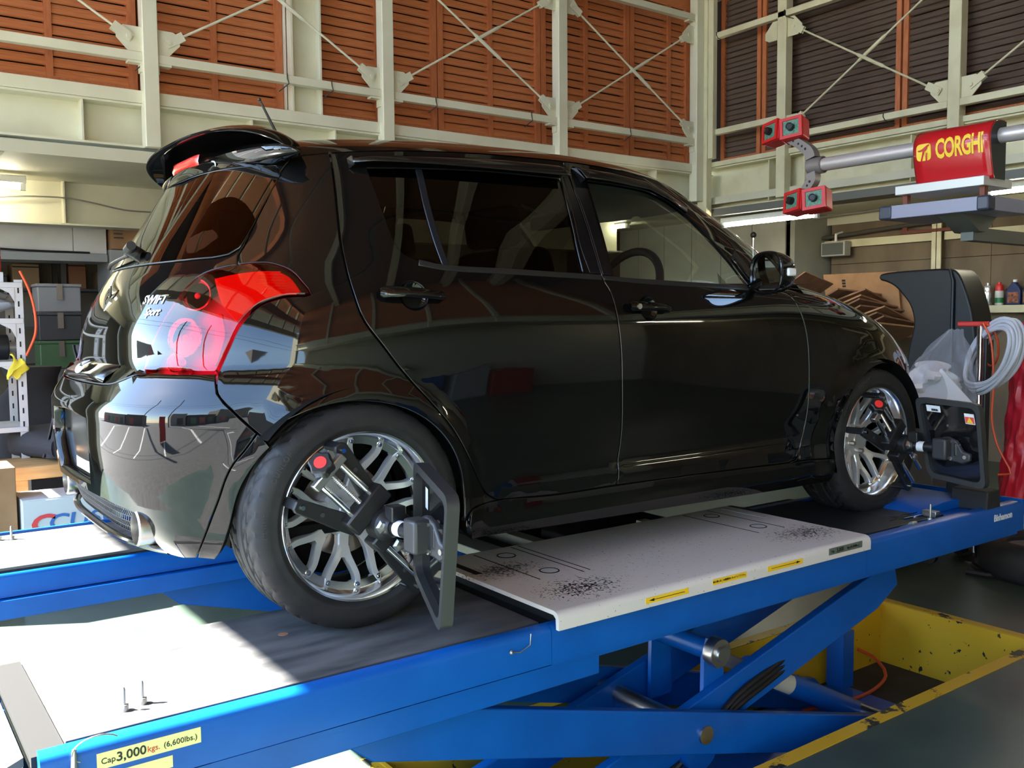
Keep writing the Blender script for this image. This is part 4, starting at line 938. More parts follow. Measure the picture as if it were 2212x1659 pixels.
# ---- wheels
WZ = .308
def make_wheel():
    """alloy wheel with tyre about its own centre, outer face towards -y"""
    out = Vector((0, -1, 0))
    rimp = [(.231, .100), (.229, .1015), (.224, .100), (.219, .092), (.2145, .078), (.2125, .050), (.210, .044), (.190, .040), (.188, .030), (.196, .022), (.196, -.075), (.222, -.095), (.230, -.098)]
    rim = MB().lathe(rimp, (0, 0, 0), out, 96).build('wheel', M_lip, None, smooth=30)
    hs = [-.098+.004, ]
    prof = [(.222, -.088), (.2305, -.100), (.244, -.107), (.266, -.111), (.288, -.106), (.300, -.096)]
    tw = [(.3055, -.086), (.3072, -.076)]+[(.308, h) for h in np.linspace(-.070, .070, 29)]+[(.3072, .076), (.3055, .086)]
    prof2 = [(.300, .096), (.288, .106), (.275, .1095), (.266, .111), (.252, .109), (.2475, .1105), (.243, .1095), (.238, .105), (.2325, .1015), (.231, .0985), (.222, .088)]
    full = prof+tw+prof2; n = 288; d, u, w = frame_of(out); vs = []; m = len(full)
    for i in range(n):
        a = 2*math.pi*i/n; e = u*math.cos(a)+w*math.sin(a)
        for (r, h) in full:
            rr = r
            if abs(h) < .088 and r > .299:
                g = min(abs(abs(h)-.022), abs(abs(h)-.055))
                ph = (i/n*36+abs(h)*22) % 1.0
                if g < .0035 or (ph < .16 and (.026 < abs(h) < .093)): rr = r-.0065
            vs.append(e*rr+d*h)
    fs = []
    for i in range(n):
        j = (i+1) % n
        for q in range(m-1): fs.append((i*m+q, j*m+q, j*m+q+1, i*m+q+1))
    MB().add(vs, fs).build('tyre', M_rub, rim, smooth=40)
    # Y spokes
    def hz(r): return .004+.040*sstep((r-.05)/.15)
    def ribbon(mb, cl, w0, w1):
        P = [np.array(p) for p in cl]; rows = []
        for i, p in enumerate(P):
            t = P[min(i+1, len(P)-1)]-P[max(i-1, 0)]; t /= np.linalg.norm(t); nn = np.array([-t[1], t[0]]); f = i/(len(P)-1); wd = w0+(w1-w0)*f
            r = np.linalg.norm(p); h = float(hz(r))
            row = []
            for s, dh in ((-.5, -.026), (-.5, -.004), (-.40, 0), (.40, 0), (.5, -.004), (.5, -.026)):
                c = p+nn*s*wd; row.append((c[0], -(h+dh), c[1]))
            rows.append(row)
        mb.grid(rows, flip=True)
    sm = MB(); ribbon(sm, [(.045, 0), (.075, 0), (.105, 0), (.126, 0)], .036, .031)
    for s in (-1, 1):
        pts = crom([(.098, s*.006), (.122, s*.014), (.146, s*.028), (.174, s*.043), (.204, s*.048)], step=.008); ribbon(sm, pts, .0235, .0165)
    sm_me = sm.mesh('spoke', 28); NS = 8
    for k in range(NS):
        o = link('spoke', sm_me, M_silver, rim); o.rotation_euler = (0, 2*math.pi*k/NS+.2, 0)
    bm_me = MB().lathe([(.0, .004), (.0035, .004), (.0045, .0015), (.0075, .0012), (.008, -.004)], (0, 0, 0), out, 12).mesh('bolt')
    for k in range(NS*2):
        a = 2*math.pi*(k//2)/NS+.2+(.32 if k % 2 else -.32)*.70
        o = link('rim_bolt', bm_me, M_chrome, rim); o.location = (.199*math.cos(a), -.0435, -.199*math.sin(a))
    MB().lathe([(.0, .014), (.026, .014), (.030, .010), (.036, .010), (.066, .006), (.074, -.004), (.074, -.03)], (0, 0, 0), out, 40).build('wheel_hub', M_silver, rim)
    nut = MB().lathe([(.0, .030), (.008, .030), (.0095, .026), (.0095, 0)], (0, 0, 0), out, 6).mesh('lug_nut', 20)
    for k in range(4):
        o = link('lug_nut', nut, M_steel, rim); a = math.pi/4+k*math.pi/2; o.location = (.050*math.cos(a), 0.0, .050*math.sin(a))
    MB().lathe([(.07, -.030), (.128, -.030), (.128, -.05), (.07, -.05)], (0, 0, 0), out, 64).build('brake_disc', M_disc, rim)
    MB().lathe([(.0, -.012), (.066, -.012), (.070, -.030)], (0, 0, 0), out, 40).build('disc_hat', M_bronze, rim)
    MB().box((-.06, .02, .075), (.06, .075, .135)).build('brake_caliper', mat('caliper_grey', RGB(90, 90, 92), .5), rim, bevel=.01)
    MB().lathe([(.0, -.07), (.19, -.07)], (0, 0, 0), out, 48).build('wheel_back', M_dark, rim)
    # raised sidewall lettering
    def arc_text(txt, size, r0, a0):
        def wpf(x, y, z):
            a = a0-x/r0; r = r0+y; h = .1092 if r > .262 else .1100
            return Vector((r*math.cos(a), -(h+.0015+z), r*math.sin(a)))
        text_on('tyre_lettering', txt, size, (0, 0, 0), (1, 0, 0), (0, 1, 0), mat('tyre_letter', RGB(62, 62, 64), .55), rim, depth=.0005, warp=wpf, space=1.15)
    arc_text('DUNLOP', .020, .279, math.radians(146)); arc_text('205/45R17', .013, .279, math.radians(178)); arc_text('DUNLOP', .020, .279, math.radians(-34))
    return rim
wheel0 = make_wheel()
for i, (wx, s) in enumerate(((0., -1), (2.39, -1), (0., 1), (2.39, 1))):
    w_ = wheel0 if i == 0 else copy_tree(wheel0)
    w_.parent = car; w_.location = (wx, s*.708, WZ)
    w_.rotation_euler = (0, (0.0, .55, .2, 1.0)[i], 0) if s < 0 else (0, (0.0, .55, .2, 1.0)[i], math.pi)
# ================================================================== scissor lifts
M_blue = mat('blue_lift_enamel', RGB(6, 90, 176), 0.34, spec=0.5, vcol=RGB(4, 80, 162), vscale=5, bump=0.015, bscale=120)
M_deck = mat('worn_steel_deck', RGB(98, 98, 98), 0.45, spec=0.4, vcol=RGB(58, 59, 61), vscale=4, stretch=(1, 4, 1), bump=0.03, bscale=80)
M_gap = mat('black_gap', RGB(12, 13, 14), 0.8)
M_yst = mat('yellow_sticker', RGB(244, 196, 40), 0.4)
M_cst = mat('pale_yellow_sticker', RGB(232, 224, 150), 0.4)
M_gst = mat('grey_sticker', RGB(96, 104, 92), 0.4)
M_ink = mat('sticker_ink', RGB(24, 26, 24), 0.5)
M_inkr = mat('sticker_ink_red', RGB(196, 70, 60), 0.5)
M_cable = mat('black_hose', RGB(22, 22, 24), 0.5)
M_pin = mat('zinc_pin', RGB(170, 168, 160), 0.38, metal=0.8)
def cover_mat():
    """white enamel scuffed black in two tyre-print patches and finely speckled"""
    m = bpy.data.materials.new('scuffed_white_enamel'); m.use_nodes = True; nt = m.node_tree; p = nt.nodes['Principled BSDF']; p.inputs['Roughness'].default_value = .38
    tc = nt.nodes.new('ShaderNodeTexCoord'); N = nt.nodes.new; L = nt.links.new
    no = N('ShaderNodeTexNoise'); no.inputs['Scale'].default_value = 130; no.inputs['Detail'].default_value = 5; L(tc.outputs['Object'], no.inputs['Vector'])
    tot = None
    for (c, sx, sy) in (((.60, -1.0, 0), 5.0, 8.0), ((1.70, -.97, 0), 4.2, 7.0), ((.52, -.70, 0), 5, 9), ((1.0, -.8, 0), .9, 1.6)):
        mp = N('ShaderNodeMapping'); mp.inputs['Location'].default_value = (-c[0]*sx, -c[1]*sy, 0); mp.inputs['Scale'].default_value = (sx, sy, 0); L(tc.outputs['Object'], mp.inputs['Vector'])
        gr = N('ShaderNodeTexGradient'); gr.gradient_type = 'SPHERICAL'; L(mp.outputs[0], gr.inputs['Vector'])
        ml = N('ShaderNodeMath'); ml.operation = 'MULTIPLY'; ml.inputs[1].default_value = .26 if sx > 1 else .07; L(gr.outputs['Fac'], ml.inputs[0])
        if tot is None: tot = ml
        else:
            ad = N('ShaderNodeMath'); ad.operation = 'ADD'; L(tot.outputs[0], ad.inputs[0]); L(ml.outputs[0], ad.inputs[1]); tot = ad
    ad = N('ShaderNodeMath'); ad.operation = 'ADD'; L(tot.outputs[0], ad.inputs[0]); L(no.outputs['Fac'], ad.inputs[1])
    rp = N('ShaderNodeValToRGB'); e = rp.color_ramp.elements; e[0].position = .70; e[1].position = .76; e[0].color = RGB(214, 206, 200); e[1].color = RGB(52, 52, 54)
    L(ad.outputs[0], rp.inputs[0]); L(rp.outputs[0], p.inputs['Base Color']); return m
M_cover = cover_mat()

def make_lift(s, label):
    """one runway with its scissors; s = -1 is the side nearest the photographer"""
    root = empty('scissor_lift', (0, 0, 0), label=label, cat='vehicle lift')
    def Y(a): return a*-s            # written for the near side (negative y)
    def bx(name, x0, x1, ya, yb, z0, z1, m, par=root, bev=0.0):
        a, b = sorted((Y(ya), Y(yb))); return MB().box((x0, a, z0), (x1, b, z1)).build(name, m, par, 35, bev)
    # decks
    bx('deck_frame', -.84, 3.0, -1.07, -.50, -.09, -.012, M_gap)
    bx('rear_deck_plate', -.79, .405, -1.05, -.505, -.012, 0.0, M_deck, bev=.002)
    bx('rubber_strip', -.855, -.792, -1.075, -.49, -.03, -.006, M_gap)
    # outer and inner rails: rounded channel sections
    def rail(name, x0, x1, yo, d, ztop, zbot, th=.036):
        """channel with a rounded upper edge; yo outer face, d = +1 when the deck is at larger |y|... towards the car"""
        prof = [(0, zbot), (0, ztop-.02), (.003, ztop-.010), (.010, ztop-.003), (.020, ztop), (th, ztop), (th, ztop-.02), (th, zbot+.004), (.02, zbot)]
        vs = []; n = len(prof)
        for x in (x0, x1):
            for (o, z) in prof: vs.append((x, Y(yo+d*o), z))
        MB().add(vs, [tuple(range(n)), tuple(range(2*n-1, n-1, -1))]+[(i, n+i, n+(i+1) % n, (i+1) % n) for i in range(n)]).build(name, M_blue, root, smooth=50)
    rail('outer_rail', -.845, .40, -1.112, 1, .006, -.100); rail('inner_rail', -.845, .40, -.488, -1, -.014, -.100, .03)
    rail('outer_rail', .402, 1.858, -1.112, 1, .006, -.104); rail('inner_rail', .402, 1.858, -.455, -1, .006, -.104)
    rail('outer_rail', 1.86, 3.03, -1.112, 1, .022, -.104, .05); rail('inner_rail', 1.86, 3.03, -.455, -1, .022, -.104, .05)
    bx('lower_rail', -.845, .583, -1.100, -1.06, -.172, -.104, M_blue, bev=.003); bx('lower_rail', -.845, .583, -.51, -.468, -.172, -.104, M_blue, bev=.003)
    bx('rail_slit', -.84, .58, -1.095, -1.06, -.105, -.099, M_gap)
    bx('rail_lip', -.845, 3.0, -1.104, -.50, -.118, -.106, M_blue)
    bx('front_deck', 1.862, 3.05, -1.09, -.47, -.05, .008, M_blue, bev=.004)
    bx('front_end_plate', 3.03, 3.045, -1.11, -.455, -.104, .03, M_blue)
    # approach ramp at the rear
    mb = MB(); ya, yb = sorted((Y(-1.05), Y(-.50)))
    mb.add([(-.865, ya, -.012), (-.865, yb, -.012), (-1.32, yb, -.20), (-1.32, ya, -.20), (-.865, ya, -.03), (-.865, yb, -.03), (-1.32, yb, -.218), (-1.32, ya, -.218)], [(0, 1, 2, 3), (7, 6, 5, 4), (0, 4, 5, 1), (1, 5, 6, 2), (2, 6, 7, 3), (3, 7, 4, 0)])
    mb.build('approach_ramp', M_deck, root)
    # white cover plate
    zt = .050; prof = [(-1.142, .0), (-1.142, zt-.022), (-1.139, zt-.010), (-1.131, zt-.003), (-1.120, zt), (-.475, zt), (-.475, zt-.012), (-1.118, zt-.012), (-1.128, zt-.020), (-1.130, .0)]
    n = len(prof); vs = [(x, Y(y), z) for x in (.402, 1.838) for y, z in prof]
    cov = MB().add(vs, [tuple(range(n)), tuple(range(2*n-1, n-1, -1))]+[(i, n+i, n+(i+1) % n, (i+1) % n) for i in range(n)]).build('cover_plate', M_cover, root, smooth=50)
    bx('cover_support', .46, 1.80, -1.05, -.52, -.012, zt-.013, M_gap)
    for hx in (.64, 1.64):
        for hy in (-.57, -.80):
            MB().lathe([(0, .0004), (.028, .0004)], (hx, Y(hy), zt), (0, 0, 1), 28).build('access_hole', mat('hole_grey', RGB(206, 206, 204), .6), cov)
            MB().lathe([(.028, .0), (.0285, .0016), (.031, .0016), (.0325, 0)], (hx, Y(hy), zt), (0, 0, 1), 28).build('hole_edge', M_gap, cov)
    for (x, y0, y1) in ((.715, -.875, -.49), (.555, -.86, -.50), (.745, -.87, -.49), (1.555, -.87, -.49), (1.70, -.87, -.49)): bx('cover_seam', x, x+.004, y0, y1, zt-.001, zt+.0008, M_gap, cov)
    bx('cover_slot', .430, .455, -.70, -.53, zt-.001, zt+.0008, M_gap, cov); bx('cover_slot', 1.775, 1.792, -.72, -.50, zt-.001, zt+.001, mat('hole_grey', RGB(206, 206, 204), .6), cov)
    # scissor arms
    def arm(x0, z0, x1, z1, yc, h=.135, w=.035):
        p0, p1 = Vector((x0, Y(yc), z0)), Vector((x1, Y(yc), z1)); d = (p1-p0).normalized(); u = Vector((-d.z, 0, d.x)); L_ = (p1-p0).length
        pts = [(-.03, -h*.20), (.06, -h/2), (L_-.10, -h/2), (L_+.05, -h*.25), (L_+.05, h*.30), (L_, h/2), (.04, h/2), (-.03, h*.3)]
        return MB().prism(pts, p0, d, u, (-w/2, w/2)).build('scissor_arm', M_blue, root, bevel=.004)
    for yc in (-1.035, -.545): arm(-.15, -.165, 2.32, -.845, yc)
    for yc in (-.955, -.625): arm(-.10, -.835, 2.24, -.225, yc, .15)
    for xx, zz, r in ((1.075, -.505, .030), (-.12, -.155, .02), (2.28, -.82, .03)):
        MB().cyl((xx, Y(-1.062), zz), (xx, Y(-.52), zz), r, 20).build('pivot_shaft', M_steel, root)
    MB().cyl((1.24, Y(-.96), -.30), (1.24, Y(-.60), -.30), .036, 28).build('cross_tube', M_blue, root)
    MB().lathe([(.0, .0), (.026, .0), (.028, -.004), (.028, -.012), (.048, -.012), (.050, -.016), (.050, -.05)], (1.24, Y(-.985), -.30), (0, s, 0), 32).build('bearing_cap', M_steel, root)
    for yc in (-.93, -.68):
        MB().prism([(-.05, -.24), (.06, -.24), (.05, -.02), (.02, .045), (-.02, .045), (-.045, -.02)], (1.24, Y(yc), -.30), (1, 0, 0), (0, 0, 1), (-.008, .008)).build('lug_plate', M_blue, root)
    MB().cyl((1.12, Y(-1.0), -.585), (1.12, Y(-.55), -.585), .075, 28).build('torsion_tube', M_blue, root)
    cyl_a, cyl_b = Vector((1.26, Y(-.80), -.32)), Vector((2.30, Y(-.80), -.84)); dd = (cyl_b-cyl_a).normalized()
    MB().cyl(cyl_a+dd*.04, cyl_a+dd*.36, .024, 20).build('piston_rod', mat('painted_rod', RGB(176, 174, 160), .4), root)
    MB().cyl(cyl_a+dd*.36, cyl_b, .046, 24).build('hydraulic_cylinder', M_blue, root)
    lab = MB(); d0 = cyl_a+dd*.42; up = Vector((0, 0, 1)); sd = dd.cross(up).normalized()*(1 if s < 0 else -1)
    lab.lathe([(.0468, 0), (.0468, .20)], d0, dd, 24, a0=-.9 if s < 0 else 2.2, a1=.9 if s < 0 else 4.0).build('cylinder_label', mat('grey_label', RGB(196, 194, 180), .5), root)
    bx('base_plate', -.05+.32, 2.6, -1.09, -.48, -.908, -.885, M_blue)
    bx('base_channel', .28, 2.75, -1.09, -1.06, -.885, -.84, M_blue); bx('base_post', 2.55, 2.63, -.56, -.47, -.885, -.62, M_blue)
    # hoses along the arm
    for o in (0, .02, .04):
        MB().tube(crom([(.95, Y(-.90-o*.4), -.74), (1.12, Y(-.97), -.60+o*.3), (1.30, Y(-.985), -.50+o), (1.52, Y(-.97), -.45+o), (1.8, Y(-.93), -.40+o*.6)], step=.06), .011, 8).build('hydraulic_hose', M_cable, root)
    for k in range(3):
        MB().tube(crom([(1.7, Y(-.62-.04*k), -.885), (2.0, Y(-.70-.05*k), -.87), (2.35, Y(-.85-.03*k), -.875), (2.65, Y(-.98), -.88), (2.9, Y(-1.05-.02*k), -.89)], step=.05), .010, 8).build('hydraulic_hose', M_cable, root)
    MB().tube(crom([(2.2, Y(-.60), -.88), (2.55, Y(-.66), -.88), (2.80, Y(-.62), -.86), (2.88, Y(-.50), -.82), (2.86, Y(-.43), -.80)], step=.04), .008, 8).build('air_line', mat('orange_hose', RGB(214, 84, 42), .45), root)
    # locating pins with collars
    def pin(x, y, zz=0.0, h=.052):
        p = MB().lathe([(0, .014), (.0095, .014), (.010, .013), (.010, 0)], (x, Y(y), zz), (0, 0, 1), 16).build('pin_collar', M_pin, root)
        MB().lathe([(0, h), (.0025, h), (.0042, h-.006), (.0042, .012)], (x, Y(y), zz), (0, 0, 1), 12).build('pin_stem', M_pin, p)
    pin(-.659, -.969); pin(-.618, -.955)
    if s < 0: pin(2.40, -1.045, .008, .07)
    for x, y in ((-.642, -.721), (-.197, -.715)): MB().lathe([(0, .0006), (.013, .0006), (.0135, 0)], (x, Y(y), 0), (0, 0, 1), 20).build('deck_screw', mat('rusty_screw', RGB(140, 96, 70), .6), root)
    if s > 0: return root
    # stickers and lettering, near runway only
    def sticker(name, x0, x1, z0, z1, m, y=-1.1126): return MB().box((x0, y-.0006, z0), (x1, y+.0006, z1)).build(name, m, root)
    EX, EZ = (1, 0, 0), (0, 0, 1); yl = -1.1136
    st = sticker('capacity_sticker', -.745, -.541, -.049, -.016, M_cst)
    text_on('sticker_text', 'Cap.', .017, (-.722, yl, -.034), EX, EZ, M_ink, st); text_on('sticker_text', '3,000', .026, (-.680, yl, -.033), EX, EZ, M_ink, st, bold=.0004)
    text_on('sticker_text', 'kgs.', .017, (-.637, yl, -.034), EX, EZ, M_inkr, st); text_on('sticker_text', '(6,600lbs.)', .0165, (-.583, yl, -.034), EX, EZ, M_ink, st)
    sticker('lower_sticker', -.760, -.600, -.085, -.060, M_cst)
    yc = -1.1426; yt = -1.1434
    for (xa, xb, zm, dr) in ((.722, .900, .0205, -1), (1.265, 1.446, .0225, 1)):
        st = MB().box((xa, yc-.0004, zm-.0085), (xb, yc+.0006, zm+.0085)).build('arrow_sticker', M_yst, cov)
        hx = xb-.012 if dr > 0 else xa+.012
        ar = MB().box((xa+.018, yt-.0002, zm-.0008), (xb-.018, yt, zm+.0008)).add([(hx, yt, zm), (hx-dr*.022, yt, zm+.0045), (hx-dr*.022, yt, zm-.0045)], [(0, 1, 2)]); ar.build('arrow_mark', M_ink, st, 0)
    st = MB().box((1.005, yc-.0004, .0165), (1.162, yc+.0006, .0340)).build('note_sticker', M_yst, cov)
    text_on('sticker_text', '車の重心をこの範囲内にセットして下さい。', .0078, (1.083, yt, .0255), EX, EZ, M_ink, st)
    st = MB().box((1.590, yc-.0004, .0165), (1.784, yc+.0006, .0395)).build('capacity_sticker', M_gst, cov)
    text_on('sticker_text', 'Cap.', .011, (1.611, yt, .028), EX, EZ, M_ink, st); text_on('sticker_text', '3,000', .019, (1.653, yt, .028), EX, EZ, M_ink, st, bold=.0003)
    text_on('sticker_text', 'kgs.(6,600lbs.)', .0125, (1.729, yt, .028), EX, EZ, M_ink, st)
    text_on('rail_lettering', 'Bishamon', .040, (2.855, yl, -.022), EX, EZ, M_white, root, bold=.0010)
    # wire loop and its pin at the rear corner
    lp = [(-.775+.045*math.cos(a)+.03, -1.118-.010*math.sin(a), -.002+.030*math.sin(a)) for a in np.linspace(0.6, 5.6, 18)]
    MB().tube(lp, .0016, 6).build('safety_wire', M_pin, root); MB().tube([(-.785, -1.114, .006), (-.788, -1.119, -.038)], [.004, .007], 10).build('safety_pin', M_pin, root)
    MB().tube([(.330, -1.1125, .0), (.325, -1.116, -.028), (.29, -1.118, -.040), (.262, -1.118, -.034)], .0016, 6).build('lock_wire', M_pin, root); MB().sphere((.262, -1.118, -.034), .006, 10, 6).build('wire_ball', M_pin, root)
    return root
make_lift(-1, 'blue scissor lift runway with white cover plate nearest the photographer')
make_lift(1, 'far blue scissor lift runway beyond the car, partly hidden by it')

# turntables under the front wheels
for s, lab in ((-1, 'black turntable plate under the near front wheel'), (1, 'black turntable plate under the far front wheel')):
    t = empty('turntable', (2.34, s*.745, .008), label=lab, cat='turntable')
    M_tt = mat('black_turntable', RGB(26, 27, 30), 0.45, bump=0.03, bscale=90)
    MB().box((-.47, -.30, -.004), (-.05, .30, .014)).build('base_plate', M_tt, t, bevel=.004)
    MB().box((-.48, -.30, -.004), (-.44, .30, .034)).build('edge_bar', M_tt, t, bevel=.004)
    MB().box((-.30, -.28, -.003), (.20, .28, .006)).build('slide_plate', M_tt, t, bevel=.003)
    MB().lathe([(0, .0), (.20, .0), (.205, -.004), (.205, -.012)], (.04, 0, .012), (0, 0, 1), 48).build('turn_disc', mat('grey_disc', RGB(70, 70, 72), .4, metal=.5), t)
    if s < 0:
        MB().bar((-.14, -.245, .016), (.10, -.268, .018), .005, .007).build('scale_rod', M_chrome, t)
        MB().box((.10, -.30, .006), (.135, -.24, .032)).build('scale_bracket', M_steel, t, bevel=.002)
        MB().tube(crom([(-.10, -.25, .018), (-.02, -.225, .024), (.06, -.215, .016), (.14, -.22, .02)], step=.02), .0022, 6).build('release_cable', M_cable, t)
        MB().cyl((-.18, -.315, .006), (-.09, -.312, .008), .0075, 12).build('loose_pin', M_pin, t); MB().cyl((-.10, -.313, .008), (-.07, -.312, .008), .014, 12).build('loose_pin_head', M_pin, t)
# wheel stop ramp and rubber blocks on the front deck
MB().prism([(2.42, .008), (2.98, .008), (2.98, .014), (2.86, .045), (2.62, .050), (2.45, .030)], (0, -.98, 0), (1, 0, 0), (0, 0, 1), (-.36, .0)).build('wheel_ramp', M_blue, None, bevel=.006)
tag(bpy.data.objects['wheel_ramp'], 'low blue wedge in front of the near front wheel', 'wedge')
M_blkrub = mat('rubber_block_black', RGB(34, 34, 36), .7, bump=.04, bscale=80)
for i, (x, y, l_, lab) in enumerate(((2.80, -1.02, .16, 'black rubber block standing under the near front target panel'), (2.94, -.90, .12, 'black rubber block at the front end of the near runway'))):
    o = MB().prism([(-.06, 0), (.06, 0), (.05, .085), (-.05, .085)], (0, 0, 0), (1, 0, 0), (0, 0, 1), (-l_/2, l_/2)).build('rubber_block', M_blkrub, None, bevel=.006); o.location = (x, y, .009)
    tag(o, lab, 'block', 'rubber blocks on the runway')
# rolling jack between the runways
j = empty('rolling_jack', (1.30, 0, -.05), label='black rolling beam jack lying across between the runways under the car', cat='jack')
MB().box((-.42, -.42, -.05), (.36, .42, -.01)).build('jack_beam', M_gap, j, bevel=.004)
MB().box((-.20, -.44, -.012), (.34, -.16, .055)).build('jack_head', mat('jack_black', RGB(24, 24, 26), .4), j, bevel=.008)
MB().box((-.52, -.43, -.012), (-.42, .30, .02)).box((-.30, -.43, -.012), (-.24, .30, .03)).build('jack_tray', M_greywall, j, bevel=.003)
MB().box((.16, -.38, .055), (.21, -.33, .066)).build('jack_pad', mat('pad_grey', RGB(190, 188, 180), .6), j)
text_on('jack_lettering', 'Bishamon', .046, (-.06, -.4412, .018), (1, 0, 0), (0, 0, 1), M_white, j, bold=.001)
# ================================================================== wheel-alignment clamps with target panels
M_cl = mat('clamp_black', RGB(26, 26, 28), 0.38, spec=0.5)
M_cl2 = mat('clamp_grey', RGB(48, 48, 50), 0.45)
M_gl = mat('gloss_black_plate', (0.006, 0.006, 0.007, 1), 0.06, spec=0.6)
M_level = mat('green_level', RGB(60, 200, 60), 0.15, spec=0.7)
M_knobred = mat('knob_red', RGB(232, 52, 48), 0.4)
def make_target(hx, quad, label, stickers):
    """hx: wheel axle; quad: panel corners (upper inner, upper outer, lower outer, lower inner)"""
    root = empty('alignment_target', (hx, -.82, WZ), label=label, cat='wheel clamp', group='wheel alignment clamps')
    ax = lambda x, y, z: Vector((x, y+.82, z))           # x, z from the axle; y in car space
    # three gripping arms
    for (tx, tz), (rx, rz), (nx, nz) in (((-.108, .213), (-.012, .060), 1), ((-.228, .072), (-.070, -.002), 1), ((.124, -.206), (.014, -.060), 1)) if False else (((-.108, .213), (-.012, .060), (0, 0)), ((-.228, .072), (-.070, -.002), (0, 0)), ((.124, -.206), (.014, -.060), (0, 0))):
        t, r = Vector((tx, 0, tz)), Vector((rx, 0, rz)); d = (t-r).normalized(); sd = Vector((-d.z, 0, d.x)); L_ = (t-r).length
        pts = [(-.01, -.024), (.05, -.024), (L_*.45, -.022), (L_-.012, -.019), (L_, -.010), (L_, .012), (L_-.010, .019), (L_*.45, .022), (.05, .024), (-.01, .024)]
        a = MB().prism(pts, ax(rx, -.885, rz), d, sd, (-.008, .008)).build('clamp_arm', M_cl, root, bevel=.003)
        e = ax(tx, -.885, tz); MB().bar(e-d*.012, e-d*.012+Vector((0, .075, 0)), .026, .014, d).build('hook', M_cl, root, bevel=.003)
        MB().cyl(e-d*.02+Vector((0, -.014, 0)), e-d*.02+Vector((0, .004, 0)), .006, 10).build('arm_screw', M_chrome, a); MB().cyl(e-d*L_*.45+Vector((0, -.011, 0)), e-d*L_*.45, .006, 10).build('arm_screw', M_cl2, a)
    dk = Vector((-.70, 0, .714)).normalized(); sk = Vector((-dk.z, 0, dk.x))
    def fp(u, v, y=-.905): p = dk*u+sk*v; return ax(p.x, y, p.z)
    for v in (-.036, .036): MB().cyl(fp(.055, v), fp(.205, v), .0085, 16).build('guide_rod', M_chrome, root)
    sc = [(.0052 if k % 2 else .0072) for k in range(60)]
    MB().tube([fp(.055+.15*k/59, 0) for k in range(60)], sc, 10).build('lead_screw', M_steel, root)
    MB().prism([(-.055, -.011), (.055, -.011), (.055, .011), (-.055, .011)], fp(.205, 0), sk, dk, (-.012, .012)).build('end_plate', M_steel, root, bevel=.003)
    kn = []
    for a in range(36):
        th = 2*math.pi*a/36; kn.append((.030*(1+.09*math.cos(6*th))*math.cos(th), .030*(1+.09*math.cos(6*th))*math.sin(th)))
    kc = fp(.235, 0, -.912); oy = Vector((0, 1, 0)); kd = (dk*.75+Vector((0, -.66, 0))).normalized(); kx = kd.cross(Vector((0, 1, 0))).normalized(); ky = kd.cross(kx)
    k_ = MB().prism(kn, kc, kx, ky, (-.016, .018)).build('clamp_knob', M_cl, root, bevel=.004)
    MB().cyl(kc+kd*.0178, kc+kd*.0192, .016, 24).build('knob_cap', M_knobred, k_)
    MB().cyl(fp(.205, 0), kc, .010, 12).build('knob_stem', M_steel, root)
    # sliding block, centre block
    for u, w, h in ((.060, .135, .050), (-.030, .120, .046)):
        MB().prism([(-w/2, -h/2), (w/2, -h/2), (w/2, h/2), (-w/2, h/2)], fp(u, 0), sk, dk, (-.024, .030)).build('clamp_block', M_cl, root, bevel=.005)
    for v in (-.036, .036): MB().cyl(fp(-.20, v), fp(-.03, v), .0085, 16).build('guide_rod', M_chrome, root)
    MB().lathe([(0, .05), (.022, .05), (.026, .046), (.030, .03), (.042, .02), (.044, -.03)], ax(0, -.93, 0), (0, -1, 0), 28).build('centre_hub', M_cl, root)
    MB().prism([(-.02, -.02), (.02, -.02), (.02, .02), (-.02, .02)], ax(.005, -.955, .036), (1, 0, 0), (0, 0, 1), (0, .04)).build('level_holder', M_cl, root, bevel=.003)
    lv = MB().cbox(ax(.012, -.966, .040), (.046, .020, .017)).build('spirit_level', M_level, root, bevel=.003)
    for o in (-.020, .020): MB().cbox(ax(.012+o, -.966, .040), (.006, .0205, .0175)).build('level_end', M_lens, lv)
    for (vx, vz) in ((-.030, .004), (.018, -.050)):
        MB().lathe([(0, .012), (.012, .010), (.018, .004), (.018, 0)], ax(vx, -.965, vz), (0, -1, 0), 5).build('lock_knob', M_steel, root, smooth=20)
    MB().cyl(ax(0, -.94, 0), ax(.012, -1.10, 0), .020, 24).build('target_shaft', M_cl, root)
    MB().lathe([(.0206, 0), (.0206, .028)], ax(.004, -.99, 0), (0.07, -1, 0), 24).build('shaft_label', M_white, root)
    # bracket carrying the panel
    q = [Vector((p[0]-hx, p[1]+.82, p[2]-WZ)) for p in quad]; cen = (q[0]+q[1]+q[2]+q[3])/4; e1 = (q[1]-q[0]).normalized(); e2 = (q[0]-q[3]).normalized(); nn = e1.cross(e2).normalized()
    if nn.x < 0: nn = -nn
    sh = ax(.012, -1.09, 0)
    MB().cbox(sh+Vector((-.010, 0, 0)), (.050, .060, .085)).build('shaft_clamp', M_cl2, root, bevel=.008)
    br = cen-nn*.035
    ey = Vector((0, -1, 0)); ez = Vector((0, 0, 1))
    b1 = MB().prism([(-.03, -.045), (.03, -.050), (.055, -.055), (.085, -.040), (.085, -.012), (.055, -.005), (.03, .035), (-.005, .048), (-.03, .045)], sh+Vector((.016, -.02, 0)), ey, ez, (-.010, .010)).build('panel_bracket', M_cl2, root, bevel=.006)
    for (u, v) in ((.004, .030), (.010, -.036), (.066, -.026)):
        c = sh+Vector((.016, -.02, 0))+ey*u+ez*v; MB().cyl(c+Vector((-.016, 0, 0)), c+Vector((.02, 0, 0)), .0075, 12).build('bracket_bolt', M_steel, b1)
